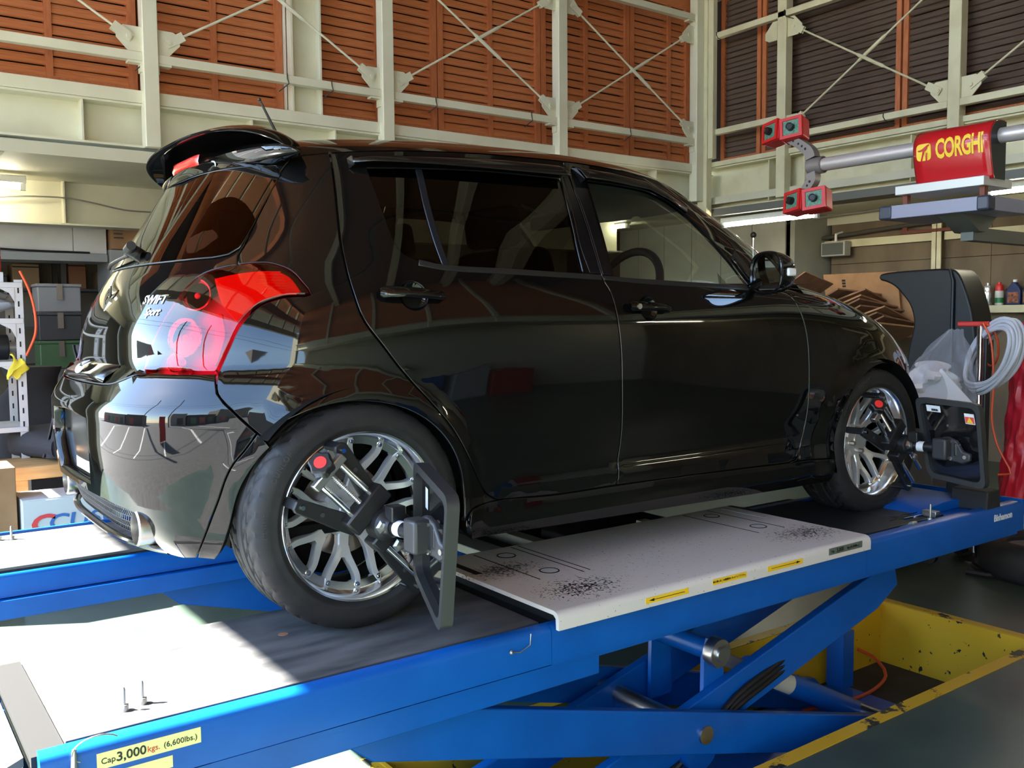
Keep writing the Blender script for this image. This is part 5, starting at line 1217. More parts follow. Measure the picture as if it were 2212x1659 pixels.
    MB().bar(sh+Vector((.02, -.03, 0)), Vector((cen.x-.012*nn.x, sh.y-.05, sh.z)), .05, .05).build('panel_mount', M_cl, root, bevel=.004)
    # panel: rounded frame and glossy back plate
    def rounded(f, r=.035):
        c = [cen+(p-cen)*f for p in q]; out = []
        for i in range(4):
            p = c[i]; a = (c[i-1]-p).normalized(); b = (c[(i+1) % 4]-p).normalized(); rr = r*f
            for t in np.linspace(0, 1, 7): out.append(p+a*rr*(1-t)**2+b*rr*t**2)
        return out
    o_, i_ = rounded(1.0), rounded(.87); n = len(o_); T = nn*.016
    vs = [p-T for p in o_]+[p-T for p in i_]+[p+T for p in i_]+[p+T for p in o_]; fs = []
    for k in range(4):
        for i in range(n): j = (i+1) % n; fs.append((k*n+i, k*n+j, ((k+1) % 4)*n+j, ((k+1) % 4)*n+i))
    MB().add(vs, fs).build('panel_frame', M_cl2 if False else mat('frame_plastic', RGB(44, 44, 44), .45), root, smooth=40)
    pp = rounded(.88); MB().add([p+nn*.004 for p in pp]+[p+nn*.010 for p in pp], [tuple(range(n)), tuple(range(2*n-1, n-1, -1))]).build('panel_back', M_gl, root, 0)
    # prints on the back of the panel
    def lab(u, v, w, h, m, off=.0028, nm='panel_label'):
        c = q[3]+(q[2]-q[3])*u; d_ = q[0]+(q[1]-q[0])*u; c = c+(d_-c)*v
        a, b = e1*w/2, e2*h/2; c = c+nn*off
        return MB().add([c-a-b, c+a-b, c+a+b, c-a+b], [(0, 1, 2, 3)]).build(nm, m, root, 0)
    if stickers:
        lab(.24, .87, .060, .026, M_white); 
        for k in range(9): lab(.215+.012*k, .855, .0025 if k % 3 else .004, .009, M_ink, .0022, 'barcode_bar')
        lab(.80, .80, .040, .042, M_white); lab(.80, .785, .036, .026, mat('warning_red', RGB(232, 74, 70), .5), .0022)
        c = q[3]+(q[2]-q[3])*.80; d_ = q[0]+(q[1]-q[0])*.80; c = c+(d_-c)*.785+nn*.0016
        MB().add([c-e1*.013-e2*.011, c+e1*.013-e2*.011, c+e2*.013], [(0, 1, 2)]).build('warning_triangle', mat('warning_yellow', RGB(240, 196, 40), .5), root, 0)
    else: lab(.22, .74, .022, .055, M_white)
    return root
make_target(0.0, ((.10, -.935, .468), (.03, -1.215, .418), (.03, -1.172, .078), (.10, -.925, .158)), 'black wheel clamp with target panel on the rear wheel, red-capped knob', False)
make_target(2.39, ((2.46, -.940, .503), (2.45, -1.212, .492), (2.44, -1.252, .160), (2.45, -1.012, .180)), 'black wheel clamp with stickered target panel on the front wheel', True)

# ================================================================== overhead camera beam
M_al = mat('brushed_tube', RGB(206, 200, 200), 0.34, metal=0.45)
M_cg = mat('grey_casting', RGB(138, 130, 128), 0.45, metal=0.35)
M_cred = mat('red_enamel', RGB(196, 28, 36), 0.22, spec=0.5, coat=0.4)
M_cred2 = mat('red_head_plastic', RGB(206, 40, 40), 0.38)
M_pcb = mat('green_circuit', RGB(104, 150, 128), 0.5, vcol=RGB(60, 96, 80), vscale=90)
M_cyel = mat('logo_yellow', RGB(246, 206, 40), 0.4)
cg = empty('camera_beam', (4.5, 0, 1.46), label='overhead alignment camera beam with red twin-camera heads and a red sign hood', cat='alignment camera')
def cgp(x, y, z): return Vector((x-4.5, y, z-1.46))
MB().cyl(cgp(4.5, 1.02, 1.895), cgp(4.5, -1.02, 1.895), .046, 40).build('beam_tube', M_al, cg)
hood = []
for a in np.linspace(-100, 92, 26): hood.append((-.02-.105*math.sin(math.radians(a+8))**1 if False else -.11*math.cos(math.radians(a*.98)), .16*math.sin(math.radians(a))))
prof = [(.10, -.235), (-.075, -.235), (-.115, -.10), (-.128, .0), (-.115, .055), (-.075, .098), (-.02, .112), (.06, .112), (.10, .10)]
prof = [tuple(p) for p in crom(prof[1:8], step=.02)]
outer = prof; rows = [[cgp(4.5+x, y, 1.875+z) for (x, z) in outer] for y in np.linspace(.236, -.246, 9)]
hd_ = MB().grid(rows).build('sign_hood', M_cred, cg, smooth=60); hd_.modifiers.new('sheet', 'SOLIDIFY').thickness = .004
for y in (.232, -.242): MB().prism([(x, z) for x, z in outer]+[(.06, -.235)], cgp(4.5, y, 1.875), (1, 0, 0), (0, 0, 1), (-.002, .002)).build('hood_end', mat('hood_end_black', RGB(30, 30, 30), .5), cg)
def hood_warp(x, y, z):
    """wrap lettering round the hood; x to the right (towards -y), y up"""
    zz = .0+y; xs_ = [p[0] for p in outer]; zs_ = [p[1] for p in outer]
    o = np.argsort(zs_); xx = float(np.interp(zz, np.array(zs_)[o], np.array(xs_)[o]))
    return cgp(4.5+xx-.0035-z, -x, 1.875+zz)
tm = text_mesh('CORGHI', .150, .0, 'CENTER', 0, .0045, .92)
bm = bmesh.new(); bm.from_mesh(tm); bmesh.ops.triangulate(bm, faces=bm.faces[:]); bmesh.ops.subdivide_edges(bm, edges=[e for e in bm.edges if e.calc_length() > .02], cuts=2); bm.to_mesh(tm); bm.free()
for v in tm.vertices: v.co = hood_warp(.058+v.co.x*.54, -.028+v.co.y*1.08, 0)
link('brand_lettering', tm, M_cyel, cg)
def shape(pts, cx, cy, nm, m, lift=0.0):
    P = [hood_warp(cx+x, cy+y, lift) for x, y in pts]
    MB().add(P, [tuple(range(len(P)))]).build(nm, m, cg, 0)
rr = [(.048*np.sign(math.cos(a))*abs(math.cos(a))**.45, .052*np.sign(math.sin(a))*abs(math.sin(a))**.45) for a in np.linspace(0, 2*np.pi, 41)[:-1]]
shape(rr, -.165, -.030, 'logo_badge', M_cyel)
shape([(-.040, .012), (-.012, .018), (.006, .030), (.020, .040), (.034, .046), (.036, .038), (.026, .030), (.022, .016), (.010, .004), (-.008, .006), (-.030, .004)], -.165, -.030, 'logo_figure', M_cred, .0012)
shape([(-.006, .004), (.006, .004), (-.002, -.020), (-.012, -.052), (-.022, -.052), (-.012, -.020)], -.165, -.030, 'logo_figure', M_cred, .0012)
shape([(.016, -.006), (.024, -.006), (.020, -.052), (.010, -.052), (.010, -.030)], -.165, -.030, 'logo_figure', M_cred, .0012)
MB().box(tuple(cgp(4.36, -.22, 1.600)), tuple(cgp(4.70, .345, 1.655))).build('upper_tray', mat('silver_tray', RGB(214, 214, 210), .4, metal=.2), cg, bevel=.003)
MB().box(tuple(cgp(4.34, -.26, 1.452)), tuple(cgp(4.86, .44, 1.535))).build('lower_box', mat('violet_grey_box', RGB(150, 150, 170), .45), cg, bevel=.004)
for y, w in ((.398, .09), (-.228, .075)): MB().box(tuple(cgp(4.332, y-w/2, 1.450)), tuple(cgp(4.42, y+w/2, 1.537))).build('box_corner', mat('dark_blue_plastic', RGB(58, 62, 78), .35), cg, bevel=.012)
for y in (.30, -.19): MB().box(tuple(cgp(4.40, y-.015, 1.535)), tuple(cgp(4.44, y+.015, 1.602))).build('tray_leg', mat('brown_leg', RGB(120, 62, 46), .6), cg)
MB().prism([(-.10, 0), (.30, 0), (.18, -.10), (.10, -.10)], cgp(4.5, 0, 1.452), (1, 0, 0), (0, 0, 1), (-.08, .08)).build('support_bracket', M_beamdk, cg)
MB().box(tuple(cgp(4.60, -.04, 1.30)), tuple(cgp(6.12, .04, 1.38))).box(tuple(cgp(6.03, -.05, 1.30)), tuple(cgp(6.10, .05, 2.30))).build('wall_arm', M_beamdk, cg)
# S brackets and camera heads at both ends
for s in (1, -1):
    ce = cgp(4.46, s*1.055, 1.895)
    MB().lathe([(.052, -.06), (.060, -.055), (.060, .055), (.052, .06)], ce+Vector((.04, -s*.02, 0)), (0, 1, 0), 32).build('tube_clamp', M_cg, cg)
    for pts in ([(0, .05), (.02, .10), (.10, .165), (.19, .215)], [(0, -.05), (-.005, -.10), (.045, -.165), (.10, -.235)]):
        cl = crom(pts, step=.015); rows = []
        for i, p in enumerate(cl):
            t = cl[min(i+1, len(cl)-1)]-cl[max(i-1, 0)]; t /= np.linalg.norm(t); nn_ = np.array([-t[1], t[0]]); w = .040-.014*i/len(cl)
            rows.append([ce+Vector((dx, s*(p[0]+nn_[0]*a), p[1]+nn_[1]*a)) for a, dx in ((-w, -.008), (w, -.008), (w, .055), (-w, .055), (-w, -.008))])
        arm_ = MB().grid(rows).build('head_arm', M_cg, cg, smooth=40)
        for f in (.35, .5, .65, .8):
            p = cl[int(f*(len(cl)-1))]; MB().lathe([(0, 0), (.011-.004*f, 0)], ce+Vector((-.0095, s*p[0], p[1])), (-1, 0, 0), 16).build('arm_hole', mat('arm_hole', RGB(36, 34, 34), .8), arm_)
    for hy, hz in ((1.285, 2.175), (1.085, 1.655)):
        tilt = math.radians(-4 if hz > 2 else 6)
        hc = cgp(4.43, s*hy, hz)
        for e in (-1, 1):     # two camera pods turned apart
            R = Matrix.Translation(hc+Vector((0, s*e*-.088, s*e*.0+e*-.016*s*s*0))) @ Matrix.Rotation(math.radians(e*s*13), 4, 'Z') @ Matrix.Rotation(math.radians(9), 4, 'Y') @ Matrix.Rotation(-s*math.radians(6), 4, 'X')
            pod = MB().cbox((.05, 0, 0), (.13, .172, .158), R).build('camera_pod', M_cred2, cg, bevel=.016, seg=3)
            rim = MB()
            o_ = [(.082, .076), (-.082, .076), (-.082, -.076), (.082, -.076)]; i_ = [(.060, .054), (-.060, .054), (-.060, -.054), (.060, -.054)]
            vs = [R @ Vector((-.022, a, b)) for a, b in o_]+[R @ Vector((-.022, a, b)) for a, b in i_]+[R @ Vector((.004, a*.98, b*.98)) for a, b in i_]+[R @ Vector((0.0, a, b)) for a, b in o_]
            fs = [(k*4+i, k*4+(i+1) % 4, (k+1)*4+(i+1) % 4, (k+1)*4+i) for k in range(2) for i in range(4)]+[(i, 12+i, 12+(i+1) % 4, (i+1) % 4) for i in range(4)]
            rim.add(vs, fs).build('pod_rim', M_cred2, cg, 30)
            MB().add([R @ Vector((-.0155, a, b)) for a, b in ((.058, .052), (-.058, .052), (-.058, -.052), (.058, -.052))], [(0, 1, 2, 3)]).build('circuit_board', M_pcb, cg, 0)
            MB().lathe([(0, .030), (.018, .030), (.022, .034), (.026, .034), (.028, .0)], R @ Vector((-.016, 0, 0)), (R.to_3x3() @ Vector((-1, 0, 0))), 24).build('camera_lens', M_cl, cg)
# ================================================================== fluorescent lights
M_tube = mat('lit_tube', (1, 1, 1, 1), 0.5, emit=(1.0, 0.93, 0.72, 1), estr=16.0)
M_fix = mat('lamp_fixture', RGB(232, 230, 220), 0.4)
def fluoro(p0, p1, label, drop=.05):
    p0, p1 = Vector(p0), Vector(p1); t = empty('fluorescent_light', (p0+p1)/2, label=label, cat='light', group='fluorescent battens'); o = -(p0+p1)/2; d = (p1-p0).normalized()
    MB().bar(p0+o+Vector((0, 0, drop)), p1+o+Vector((0, 0, drop)), .07, .05).build('fixture', M_fix, t, bevel=.004)
    MB().cyl(p0+o+d*.03, p1+o-d*.03, .016, 16).build('tube', M_tube, t)
    for p, s in ((p0, 1), (p1, -1)): MB().cbox(p+o+d*s*.02, (.035, .035, .05)).build('lamp_holder', M_fix, t)
fluoro((-1.22, 4.40, 1.80), (.004, 4.40, 1.80), 'lit fluorescent batten under the cream beam at the left edge')
fluoro((6.25, 3.42, 1.770), (6.25, 2.27, 1.770), 'lit fluorescent batten just below the lower red camera head')
fluoro((6.25, .72, 1.790), (6.25, -.45, 1.790), 'lit fluorescent batten at the right edge beside the camera beam')
fluoro((6.0, 5.30, 1.855), (6.0, 4.55, 1.855), 'lit fluorescent batten seen through the front door glass')
fluoro((6.70, -6.75, 1.92), (7.90, -6.75, 1.92), 'lit fluorescent batten at the far bench end, reflected in the front door')
# ================================================================== left background: store under the beam
M_card = mat('cardboard', RGB(160, 120, 84), 0.75, vcol=RGB(144, 106, 72), vscale=8)
M_card2 = mat('brown_cardboard', RGB(136, 99, 74), 0.75, vcol=RGB(112, 80, 58), vscale=8)
M_wbox = mat('white_carton', RGB(206, 206, 208), 0.6)
M_loc = mat('grey_locker', RGB(150, 152, 152), 0.45)
M_galv = mat('white_angle_rack', RGB(208, 208, 212), 0.4, metal=0.3)
M_pine = mat('pine_plank', RGB(206, 164, 108), 0.6, vcol=RGB(180, 134, 80), vscale=4, stretch=(1, 8, 8))
M_bag = mat('grey_bag', RGB(170, 172, 178), 0.45)
M_hoseo = mat('orange_air_hose', RGB(224, 84, 40), 0.4)
def thing_box(name, a, b, m, label, cat, bev=.003, group=None):
    c = ((a[0]+b[0])/2, (a[1]+b[1])/2, a[2]); o = MB().box(tuple(a[i]-c[i] for i in range(3)), tuple(b[i]-c[i] for i in range(3))).build(name, m, None, 35, bev, c); return tag(o, label, cat, group)
hb_ = empty('wall_cabinet', (-.42, 5.0, 1.34), label='long white wall cabinet hanging under the cream beam at left', cat='cabinet')
MB().box((-1.1, 0, .04), (1.08, .35, .36)).build('cabinet_body', M_wbox, hb_)
for (a, b) in ((-1.1, -.14), (-.135, .83), (.835, 1.08)): MB().box((a, -.012, .045), (b, 0, .355)).build('cabinet_door', mat('white_door', RGB(214, 210, 204), .5, vcol=RGB(200, 196, 188), vscale=3), hb_, bevel=.002)
MB().box((-1.1, -.03, -.02), (1.08, .35, .04)).build('cabinet_rail', M_loc, hb_)
MB().tube(crom([(-1.1, -.03, .10), (-.3, -.03, .085), (.4, -.03, .055), (.95, -.02, .05)], step=.08), .008, 8).build('cabinet_cable', M_cable, hb_)
tag(MB().tube(crom([(-.2, 4.63, 1.74), (.05, 4.63, 1.765), (.30, 4.63, 1.77), (.50, 4.63, 1.745), (.72, 4.62, 1.705), (.95, 4.62, 1.70)], step=.05), .006, 8).build('hanging_wire', mat('grey_wire', RGB(120, 116, 108), .6), None), 'thin grey wire clipped along the beam above the white cabinet', 'wire')
lk = empty('steel_locker', (.93, 5.15, FZ), label='grey steel locker under the cardboard box behind the rear window', cat='locker')
MB().box((-.26, -.22, 0), (.26, .25, 2.02)).build('locker_body', M_loc, lk, bevel=.006)
MB().box((-.20, -.225, .10), (.24, -.22, 1.95)).build('locker_door', mat('dark_locker_door', RGB(70, 74, 74), .5), lk, bevel=.004)
bx_ = empty('parcel_box', (.92, 5.12, 1.422), label='brown printed cardboard carton on top of the steel locker', cat='box')
MB().box((-.24, -.22, 0), (.24, .22, .29)).build('carton', M_card, bx_, bevel=.003)
MB().box((-.235, -.2215, .215), (-.14, -.220, .268)).build('carton_print', mat('carton_ink', RGB(66, 58, 62), .7), bx_)
for k in range(4): MB().box((-.222, -.2212, .180-k*.032), (-.155+.008*(k % 2), -.220, .192-k*.032)).build('carton_line', mat('carton_ink', RGB(66, 58, 62), .7), bx_)
# open rack with white perforated angle posts
rk = empty('angle_rack', (-.70, 2.95, FZ), label='white slotted-angle shelf rack at the left edge', cat='shelf')
for x in (-.42, .40):
    for y in (-.16, .22):
        po = MB().box((x-.02, y, 0), (x+.02, y+.003, 1.675)).box((x+.02 if x > 0 else x-.02, y, 0), (x+.023 if x > 0 else x-.023, y+.035, 1.675)).build('rack_post', M_galv, rk)
        for k in range(13): MB().box((x-.004, y-.0012, .70+k*.075), (x+.004, y+.0002, .73+k*.075)).build('post_slot', M_gap, po)
for z in (.35, .85, 1.22, 1.46, 1.66): MB().box((-.44, -.165, z-.03), (.42, .24, z)).build('rack_shelf', M_galv, rk, bevel=.002)
for z in (1.22, 1.46, 1.66): MB().prism([(.30, z-.03), (.38, z-.03), (.38, z-.11), (.355, z-.06)], (0, -.162, 0), (1, 0, 0), (0, 0, 1), (-.002, .002)).build('corner_plate', M_galv, rk)
def lump(name, c, r, m, label, cat, seed=0, sc=(1, 1, 1), amp=.12, group=None, n=28, mm=18):
    rg = np.random.default_rng(seed); ph = rg.uniform(0, 6.28, (8, 3)); fr = rg.integers(2, 7, (8, 2)); vs = []; fs = []
    for i in range(mm+1):
        t = math.pi*i/mm
        for k in range(n):
            a = 2*math.pi*k/n; w = 1+amp*sum(math.sin(fr[j, 0]*a+ph[j, 0])*math.sin(fr[j, 1]*t+ph[j, 1]) for j in range(8))/2.5*math.sin(t)
            vs.append((r*sc[0]*w*math.sin(t)*math.cos(a), r*sc[1]*w*math.sin(t)*math.sin(a), r*sc[2]*(1+w*-math.cos(t+math.pi)*1.0) if False else r*sc[2]*(1+math.cos(t)*(.85+.15*w))))
    for i in range(mm):
        for k in range(n): fs.append((i*n+k, (i+1)*n+k, (i+1)*n+(k+1) % n, i*n+(k+1) % n))
    o = MB().add(vs, fs).build(name, m, None, 50, loc=c); return tag(o, label, cat, group)
lump('parts_bag', (-.48, 3.0, FZ+1.461), .10, M_bag, 'crumpled grey plastic bag on the upper shelf of the white rack', 'bag', 3, (1.3, 1, .9), .35)
thing_box('oil_tin', (-.62, 2.86, FZ+1.661), (-.36, 3.05, FZ+1.72), M_white, 'low white tin on top of the white angle rack', 'tin')
rb = empty('red_canister', (-.415, 2.88, FZ+1.721), label='red canister standing on top of the white angle rack', cat='canister'); MB().lathe([(0, 0), (.045, 0), (.048, .01), (.048, .13), (.03, .16), (.018, .165), (.018, .185), (0, .185)], (0, 0, 0), (0, 0, 1), 24).build('can_body', mat('can_red', RGB(226, 60, 40), .35), rb)
MB().lathe([(0, .20), (.02, .20), (.022, .183), (.022, .18)], (0, 0, 0), (0, 0, 1), 16).build('can_cap', M_white, rb)
mo = empty('motor_unit', (-.46, 2.97, FZ+1.221), label='black round motor part on the middle shelf of the white rack', cat='motor'); MB().cyl((-.12, 0, .075), (.12, 0, .075), .073, 28).build('motor_body', M_cl, mo, bevel=.006); MB().cyl((.12, 0, .075), (.16, 0, .075), .03, 16).build('motor_shaft', M_steel, mo)
yc_ = MB(); yc_.grid([[(-.36+.02*math.sin(v*5)+.08*u, 2.77-.01*math.sin(u*9+v*7), .66-.13*v-.05*u*(1-v)+.012*math.sin(u*11+v*4)) for u in np.linspace(0, 1, 9)] for v in np.linspace(0, 1, 9)])
yo_ = tag(yc_.build('yellow_cloth', mat('yellow_cloth', RGB(214, 196, 60), .8), None, smooth=60), 'crumpled yellow cloth hanging from the white rack post', 'cloth'); yo_.modifiers.new('sheet', 'SOLIDIFY').thickness = .004
tag(MB().tube(crom([(-.30, 2.70, 1.12), (-.26, 2.70, 1.02), (-.235, 2.70, .90), (-.235, 2.70, .78), (-.27, 2.72, .68), (-.285, 2.72, .65)], step=.02), .007, 8).build('air_hose', M_hoseo, None), 'orange air hose hanging beside the white rack', 'hose')
# dark store shelves behind
ds = empty('store_shelf', (.35, 5.72, FZ), label='dark steel store shelving in the shade behind the tailgate', cat='shelf')
M_ds = mat('dark_shelf', RGB(60, 58, 58), .6)
for x in (-.9, .08, .78):
    for y in (-.18, .20): MB().box((x-.02, y-.02, 0), (x+.02, y+.02, 1.95)).build('shelf_post', M_ds, ds)
for z in (.18, .62, 1.08, 1.40, 1.72): MB().box((-.92, -.20, z-.02), (.80, .22, z)).build('shelf_board', M_ds, ds)
cols = [(RGB(70, 104, 66), 'green'), (RGB(112, 112, 118), 'grey'), (RGB(64, 92, 62), 'dark green'), (RGB(52, 52, 56), 'black'), (RGB(120, 120, 124), 'pale grey')]
wht = ['bottom', 'second', 'third', 'fourth', 'top']
for k in range(5):
    z0 = .035+k*.215+FZ+.6
    c = empty('parts_case', (.24, 4.78, z0+.02), label='%s parts case, %s of the stack behind the tailgate' % (cols[k][1], wht[k]), cat='case', group='stacked parts cases')
    MB().box((-.15, -.12, 0), (.15, .12, .19)).build('case_body', mat('case_%d' % k, cols[k][0], .5), c, bevel=.008); MB().box((-.155, -.125, .19), (.155, .125, .212)).build('case_lid', mat('case_%d' % k, cols[k][0], .5), c, bevel=.004)
    MB().box((-.02, -.131, .09), (.02, -.12, .21)).build('case_latch', M_steel, c)
st_ = empty('case_stand', (.24, 4.78, FZ), label='low black stand under the stack of parts cases', cat='stand'); MB().box((-.2, -.16, 0), (.2, .16, .62)).build('stand_body', M_ds, st_, bevel=.01); MB().box((-.22, -.18, .62), (.22, .18, .654)).build('stand_top', M_ds, st_, bevel=.004)
for i, (x0, x1, z0, h, c, lb) in enumerate(((-.50, -.34, 1.72, .12, RGB(60, 58, 54), 'dark tin on the top store shelf beside the rack'), (-.30, -.10, 1.72, .20, RGB(126, 100, 72), 'brown carton on the top store shelf'), (.12, .26, 1.72, .22, RGB(122, 78, 50), 'rusty brown panel stood on the top store shelf'), (.36, .62, 1.72, .15, RGB(150, 124, 94), 'tan carton at the right end of the top store shelf'), (.30, .60, 1.08, .18, RGB(48, 54, 92), 'navy carton on the middle store shelf behind the tailgate'), (.28, .62, .62, .20, RGB(56, 60, 88), 'dark blue carton on the lower store shelf'))):
    bb = empty('store_item', ((x0+x1)/2+.35, 5.69, FZ+z0+.001), label=lb, cat='carton' if 'carton' in lb else ('tin' if 'tin' in lb else 'panel')); w = (x1-x0)/2
    MB().box((-w, -.14, 0), (w, .12, h)).build('box_body', mat('store_%d' % i, c, .7), bb, bevel=.004); MB().box((-w, -.1415, h-.03), (w, -.14, h-.02)).build('box_seam', M_gap, bb)
# bucket seats, bench, cartons beyond the far runway
tag(MB().box((-.46, 0, 0), (.62, .42, .07)).build('wooden_bench', M_pine, None, bevel=.006, loc=(0, 2.42, .0)), 'long pale timber plank carrying the black seats beyond the runway', 'plank')
for x in (-.38, .55): 
    t_ = tag(MB().box((-.04, 0, 0), (.04, .38, .60)).build('timber_block', M_pine, None, bevel=.004, loc=(x, 2.44, FZ)), 'pale timber block under the %s end of the long plank' % ('left' if x < 0 else 'right'), 'timber block')
def bucket_seat(loc, rz, label, sc=1.0):
    r = empty('bucket_seat', loc, rz, label, 'car seat', 'removed bucket seats'); M_bs = mat('black_seat_cloth', RGB(44, 42, 46), .85, bump=.03, bscale=200)
    rows = []
    for v in np.linspace(0, 1, 22):
        z = .02+.62*v; w = .25*(1-.10*math.sin(math.pi*v))*(1 if v < .62 else 1-.42*sstep((v-.62)/.2)+.10*sstep((v-.86)/.14)); lean = .05+.20*v
        ring = []
        for a in np.linspace(0, 2*np.pi, 33):
            c, s = math.cos(a), math.sin(a); ring.append(((np.sign(c)*abs(c)**.6)*w, lean+(np.sign(s)*abs(s)**.7)*(.055+.02*(1-v))-.05*abs(c)**3*(1 if s < 0 else .6), z))
        rows.append(ring)
    top = [(0, rows[-1][0][1], rows[-1][0][2]+.01)]*33; rows.append(top)
    MB().grid(rows).build('seat_back', M_bs, r, smooth=60)
    rows = []
    for u in np.linspace(0, 1, 12):
        y = .08-.46*u; hh = .10+.03*u
        rows.append([(np.sign(math.cos(a))*abs(math.cos(a))**.5*.25, y, .075+np.sign(math.sin(a))*abs(math.sin(a))**.6*hh*.7) for a in np.linspace(0, 2*np.pi, 25)])
    MB().grid(rows).build('seat_cushion', M_bs, r, smooth=60)
    for s in (-1, 1): MB().box((s*.085-.06, .10, .50), (s*.085+.06, .125+.06, .53)).build('harness_slot', M_gap, r)
    return r
bucket_seat((-.01, 2.64, .073), math.radians(200), 'black bucket seat on the timber plank, left of the tailgate')
bucket_seat((-.10, 3.62, -.08), math.radians(165), 'black bucket seat in the shade behind the first seat')
thing_box('seat_crate', (-.42, 3.36, FZ), (.22, 3.86, -.09), M_ds, 'low dark crate under the rear bucket seat', 'crate')
cb = empty('parts_carton', (-.02, 2.12, FZ), label='white carton with blue and red lettering beyond the far runway', cat='box')
MB().box((-.42, -.16, 0), (.42, .16, .565)).build('carton_body', M_wbox, cb, bevel=.003); MB().box((-.42, -.16, .565), (.42, .0, .572)).build('carton_flap', M_wbox, cb)
text_on('carton_lettering', 'CUSCO', .105, (-.09, -.1625, .445), (1, 0, 0), (0, 0, 1), mat('print_blue', RGB(60, 110, 180), .6), cb, sx=1.25, bold=.002, shear=.15)
text_on('carton_emblem', 'C', .115, (-.34, -.1625, .445), (1, 0, 0), (0, 0, 1), mat('print_red', RGB(226, 70, 70), .6), cb, sx=1.3, bold=.004, shear=.15)
thing_box('tall_carton', (-.86, 2.02, FZ), (-.455, 2.30, .13), M_card, 'tall brown carton at the left edge beside the timber plank', 'box')

# ================================================================== right background
# flattened cardboard on a bench
bn = empty('steel_bench', (7.05, 2.45, FZ), label='dark steel bench behind the bonnet under the cardboard pile', cat='bench')
MB().box((-.5, -.75, .96), (.55, .75, 1.02)).build('bench_top', M_ds, bn, bevel=.004)
for x in (-.45, .5):
    for y in (-.70, .70): MB().box((x-.025, y-.025, 0), (x+.025, y+.025, .96)).build('bench_leg', M_ds, bn)
def sheet(c, sx, sy, rx, ry, rz, label, m, t=.012):
    o = MB().box((-sx/2, -sy/2, -t/2), (sx/2, sy/2, t/2)).build('cardboard_sheet', m, None, 0, 0, c); o.rotation_euler = (math.radians(rx), math.radians(ry), math.radians(rz)); tag(o, label, 'cardboard', 'flattened cardboard sheets')
    for k in range(2): 
        s_ = MB().box((-sx/2, -sy/2+sy*(.33+.33*k)-.003, t/2), (sx/2, -sy/2+sy*(.33+.33*k)+.003, t/2+.001)).build('crease', M_card2, o, 0)
    return o
sheet((7.42, 2.02, .93), .62, .62, 0, 84, 4, 'upright tan cardboard sheet at the right of the pile', M_card)
sh2 = sheet((7.34, 2.52, .98), .60, .82, 0, 78, 2, 'printed tan cardboard sheet leaning behind the pile', M_card)
for k_ in range(3): MB().box((-.24+.03*k_, .16, -.0072), (-.22+.03*k_, .20, -.0065)).build('sheet_print', M_ink, sh2)
for k in range(9):
    ub_ = Matrix.Rotation(math.radians(-22), 3, 'X') @ Matrix.Rotation(math.radians(10), 3, 'Y')
    cs_ = sheet(tuple(Vector((6.98+.03*((k*5) % 3), 2.16+.025*k+.03*((k*7) % 3), .60))+(ub_ @ Vector((0, 0, 1)))*.052*k), .56+.05*((k*3) % 3), .74-.03*k+.07*((k*5) % 2), 0, 0, 0, ['bottom brown cardboard sheet of the tilted pile', 'second brown cardboard sheet from the bottom of the tilted pile', 'third brown cardboard sheet from the bottom of the tilted pile', 'fourth cardboard sheet from the bottom of the tilted pile', 'brown cardboard sheet halfway up the tilted pile', 'fourth brown cardboard sheet from the top of the tilted pile', 'third cardboard sheet from the top of the tilted pile', 'second brown cardboard sheet from the top of the tilted pile', 'top brown cardboard sheet of the tilted pile, rising to a ridge'][k], M_card2 if k % 3 else M_card, .016)
    cs_.rotation_euler = (ub_ @ Matrix.Rotation(math.radians(7*((k*5) % 4)-10), 3, 'Z')).to_euler()
sheet((6.70, 2.93, 1.06), .50, .30, 40, 20, 10, 'brown folded cardboard flap by the door mirror', M_card2)
sheet((6.60, 2.66, 1.12), .46, .34, -34, 14, 0, 'brown cardboard flap sloping from the ridge of the pile', M_card2)
# wheel balancer with its curved guard
wbq = empty('wheel_balancer', (5.55, .62, FZ), label='wheel balancer with a big curved black plastic wheel guard', cat='wheel balancer')
M_gd = mat('black_guard_plastic', RGB(22, 23, 25), .45, spec=.5, bump=.02, bscale=120)
gpl = path([(1.05, 1.155), (.95, 1.166), (.75, 1.172), (.52, 1.170), (.44, 1.13), (.375, .985), (.33, .82), (.305, .60), (.32, .36)], [(.32, .36), (.80, .36)], [(.80, .36), (.822, .46), (.806, .60), (.772, .772), (.80, .90), (.86, .985), (.93, 1.055), (1.0, 1.092), (1.05, 1.105)], [(1.05, 1.105), (1.066, 1.13), (1.05, 1.155)], step=.025)
MB().prism([(p[0]-.62, p[1]-FZ) for p in gpl], (0, 0, 0), (0, 1, 0), (0, 0, 1), (-.22, .05)).build('wheel_guard', M_gd, wbq, bevel=.02, seg=3)
MB().tube([(-.222, .50-.62, 1.165-FZ), (-.235, .47-.62, 1.08-FZ), (-.235, .47-.62, .5-FZ)], .012, 8).build('guard_rib', M_gd, wbq)
MB().box((-.22, -.28, 0), (.10, .26, .97)).build('balancer_body', mat('balancer_grey', RGB(60, 60, 62), .5), wbq, bevel=.03)
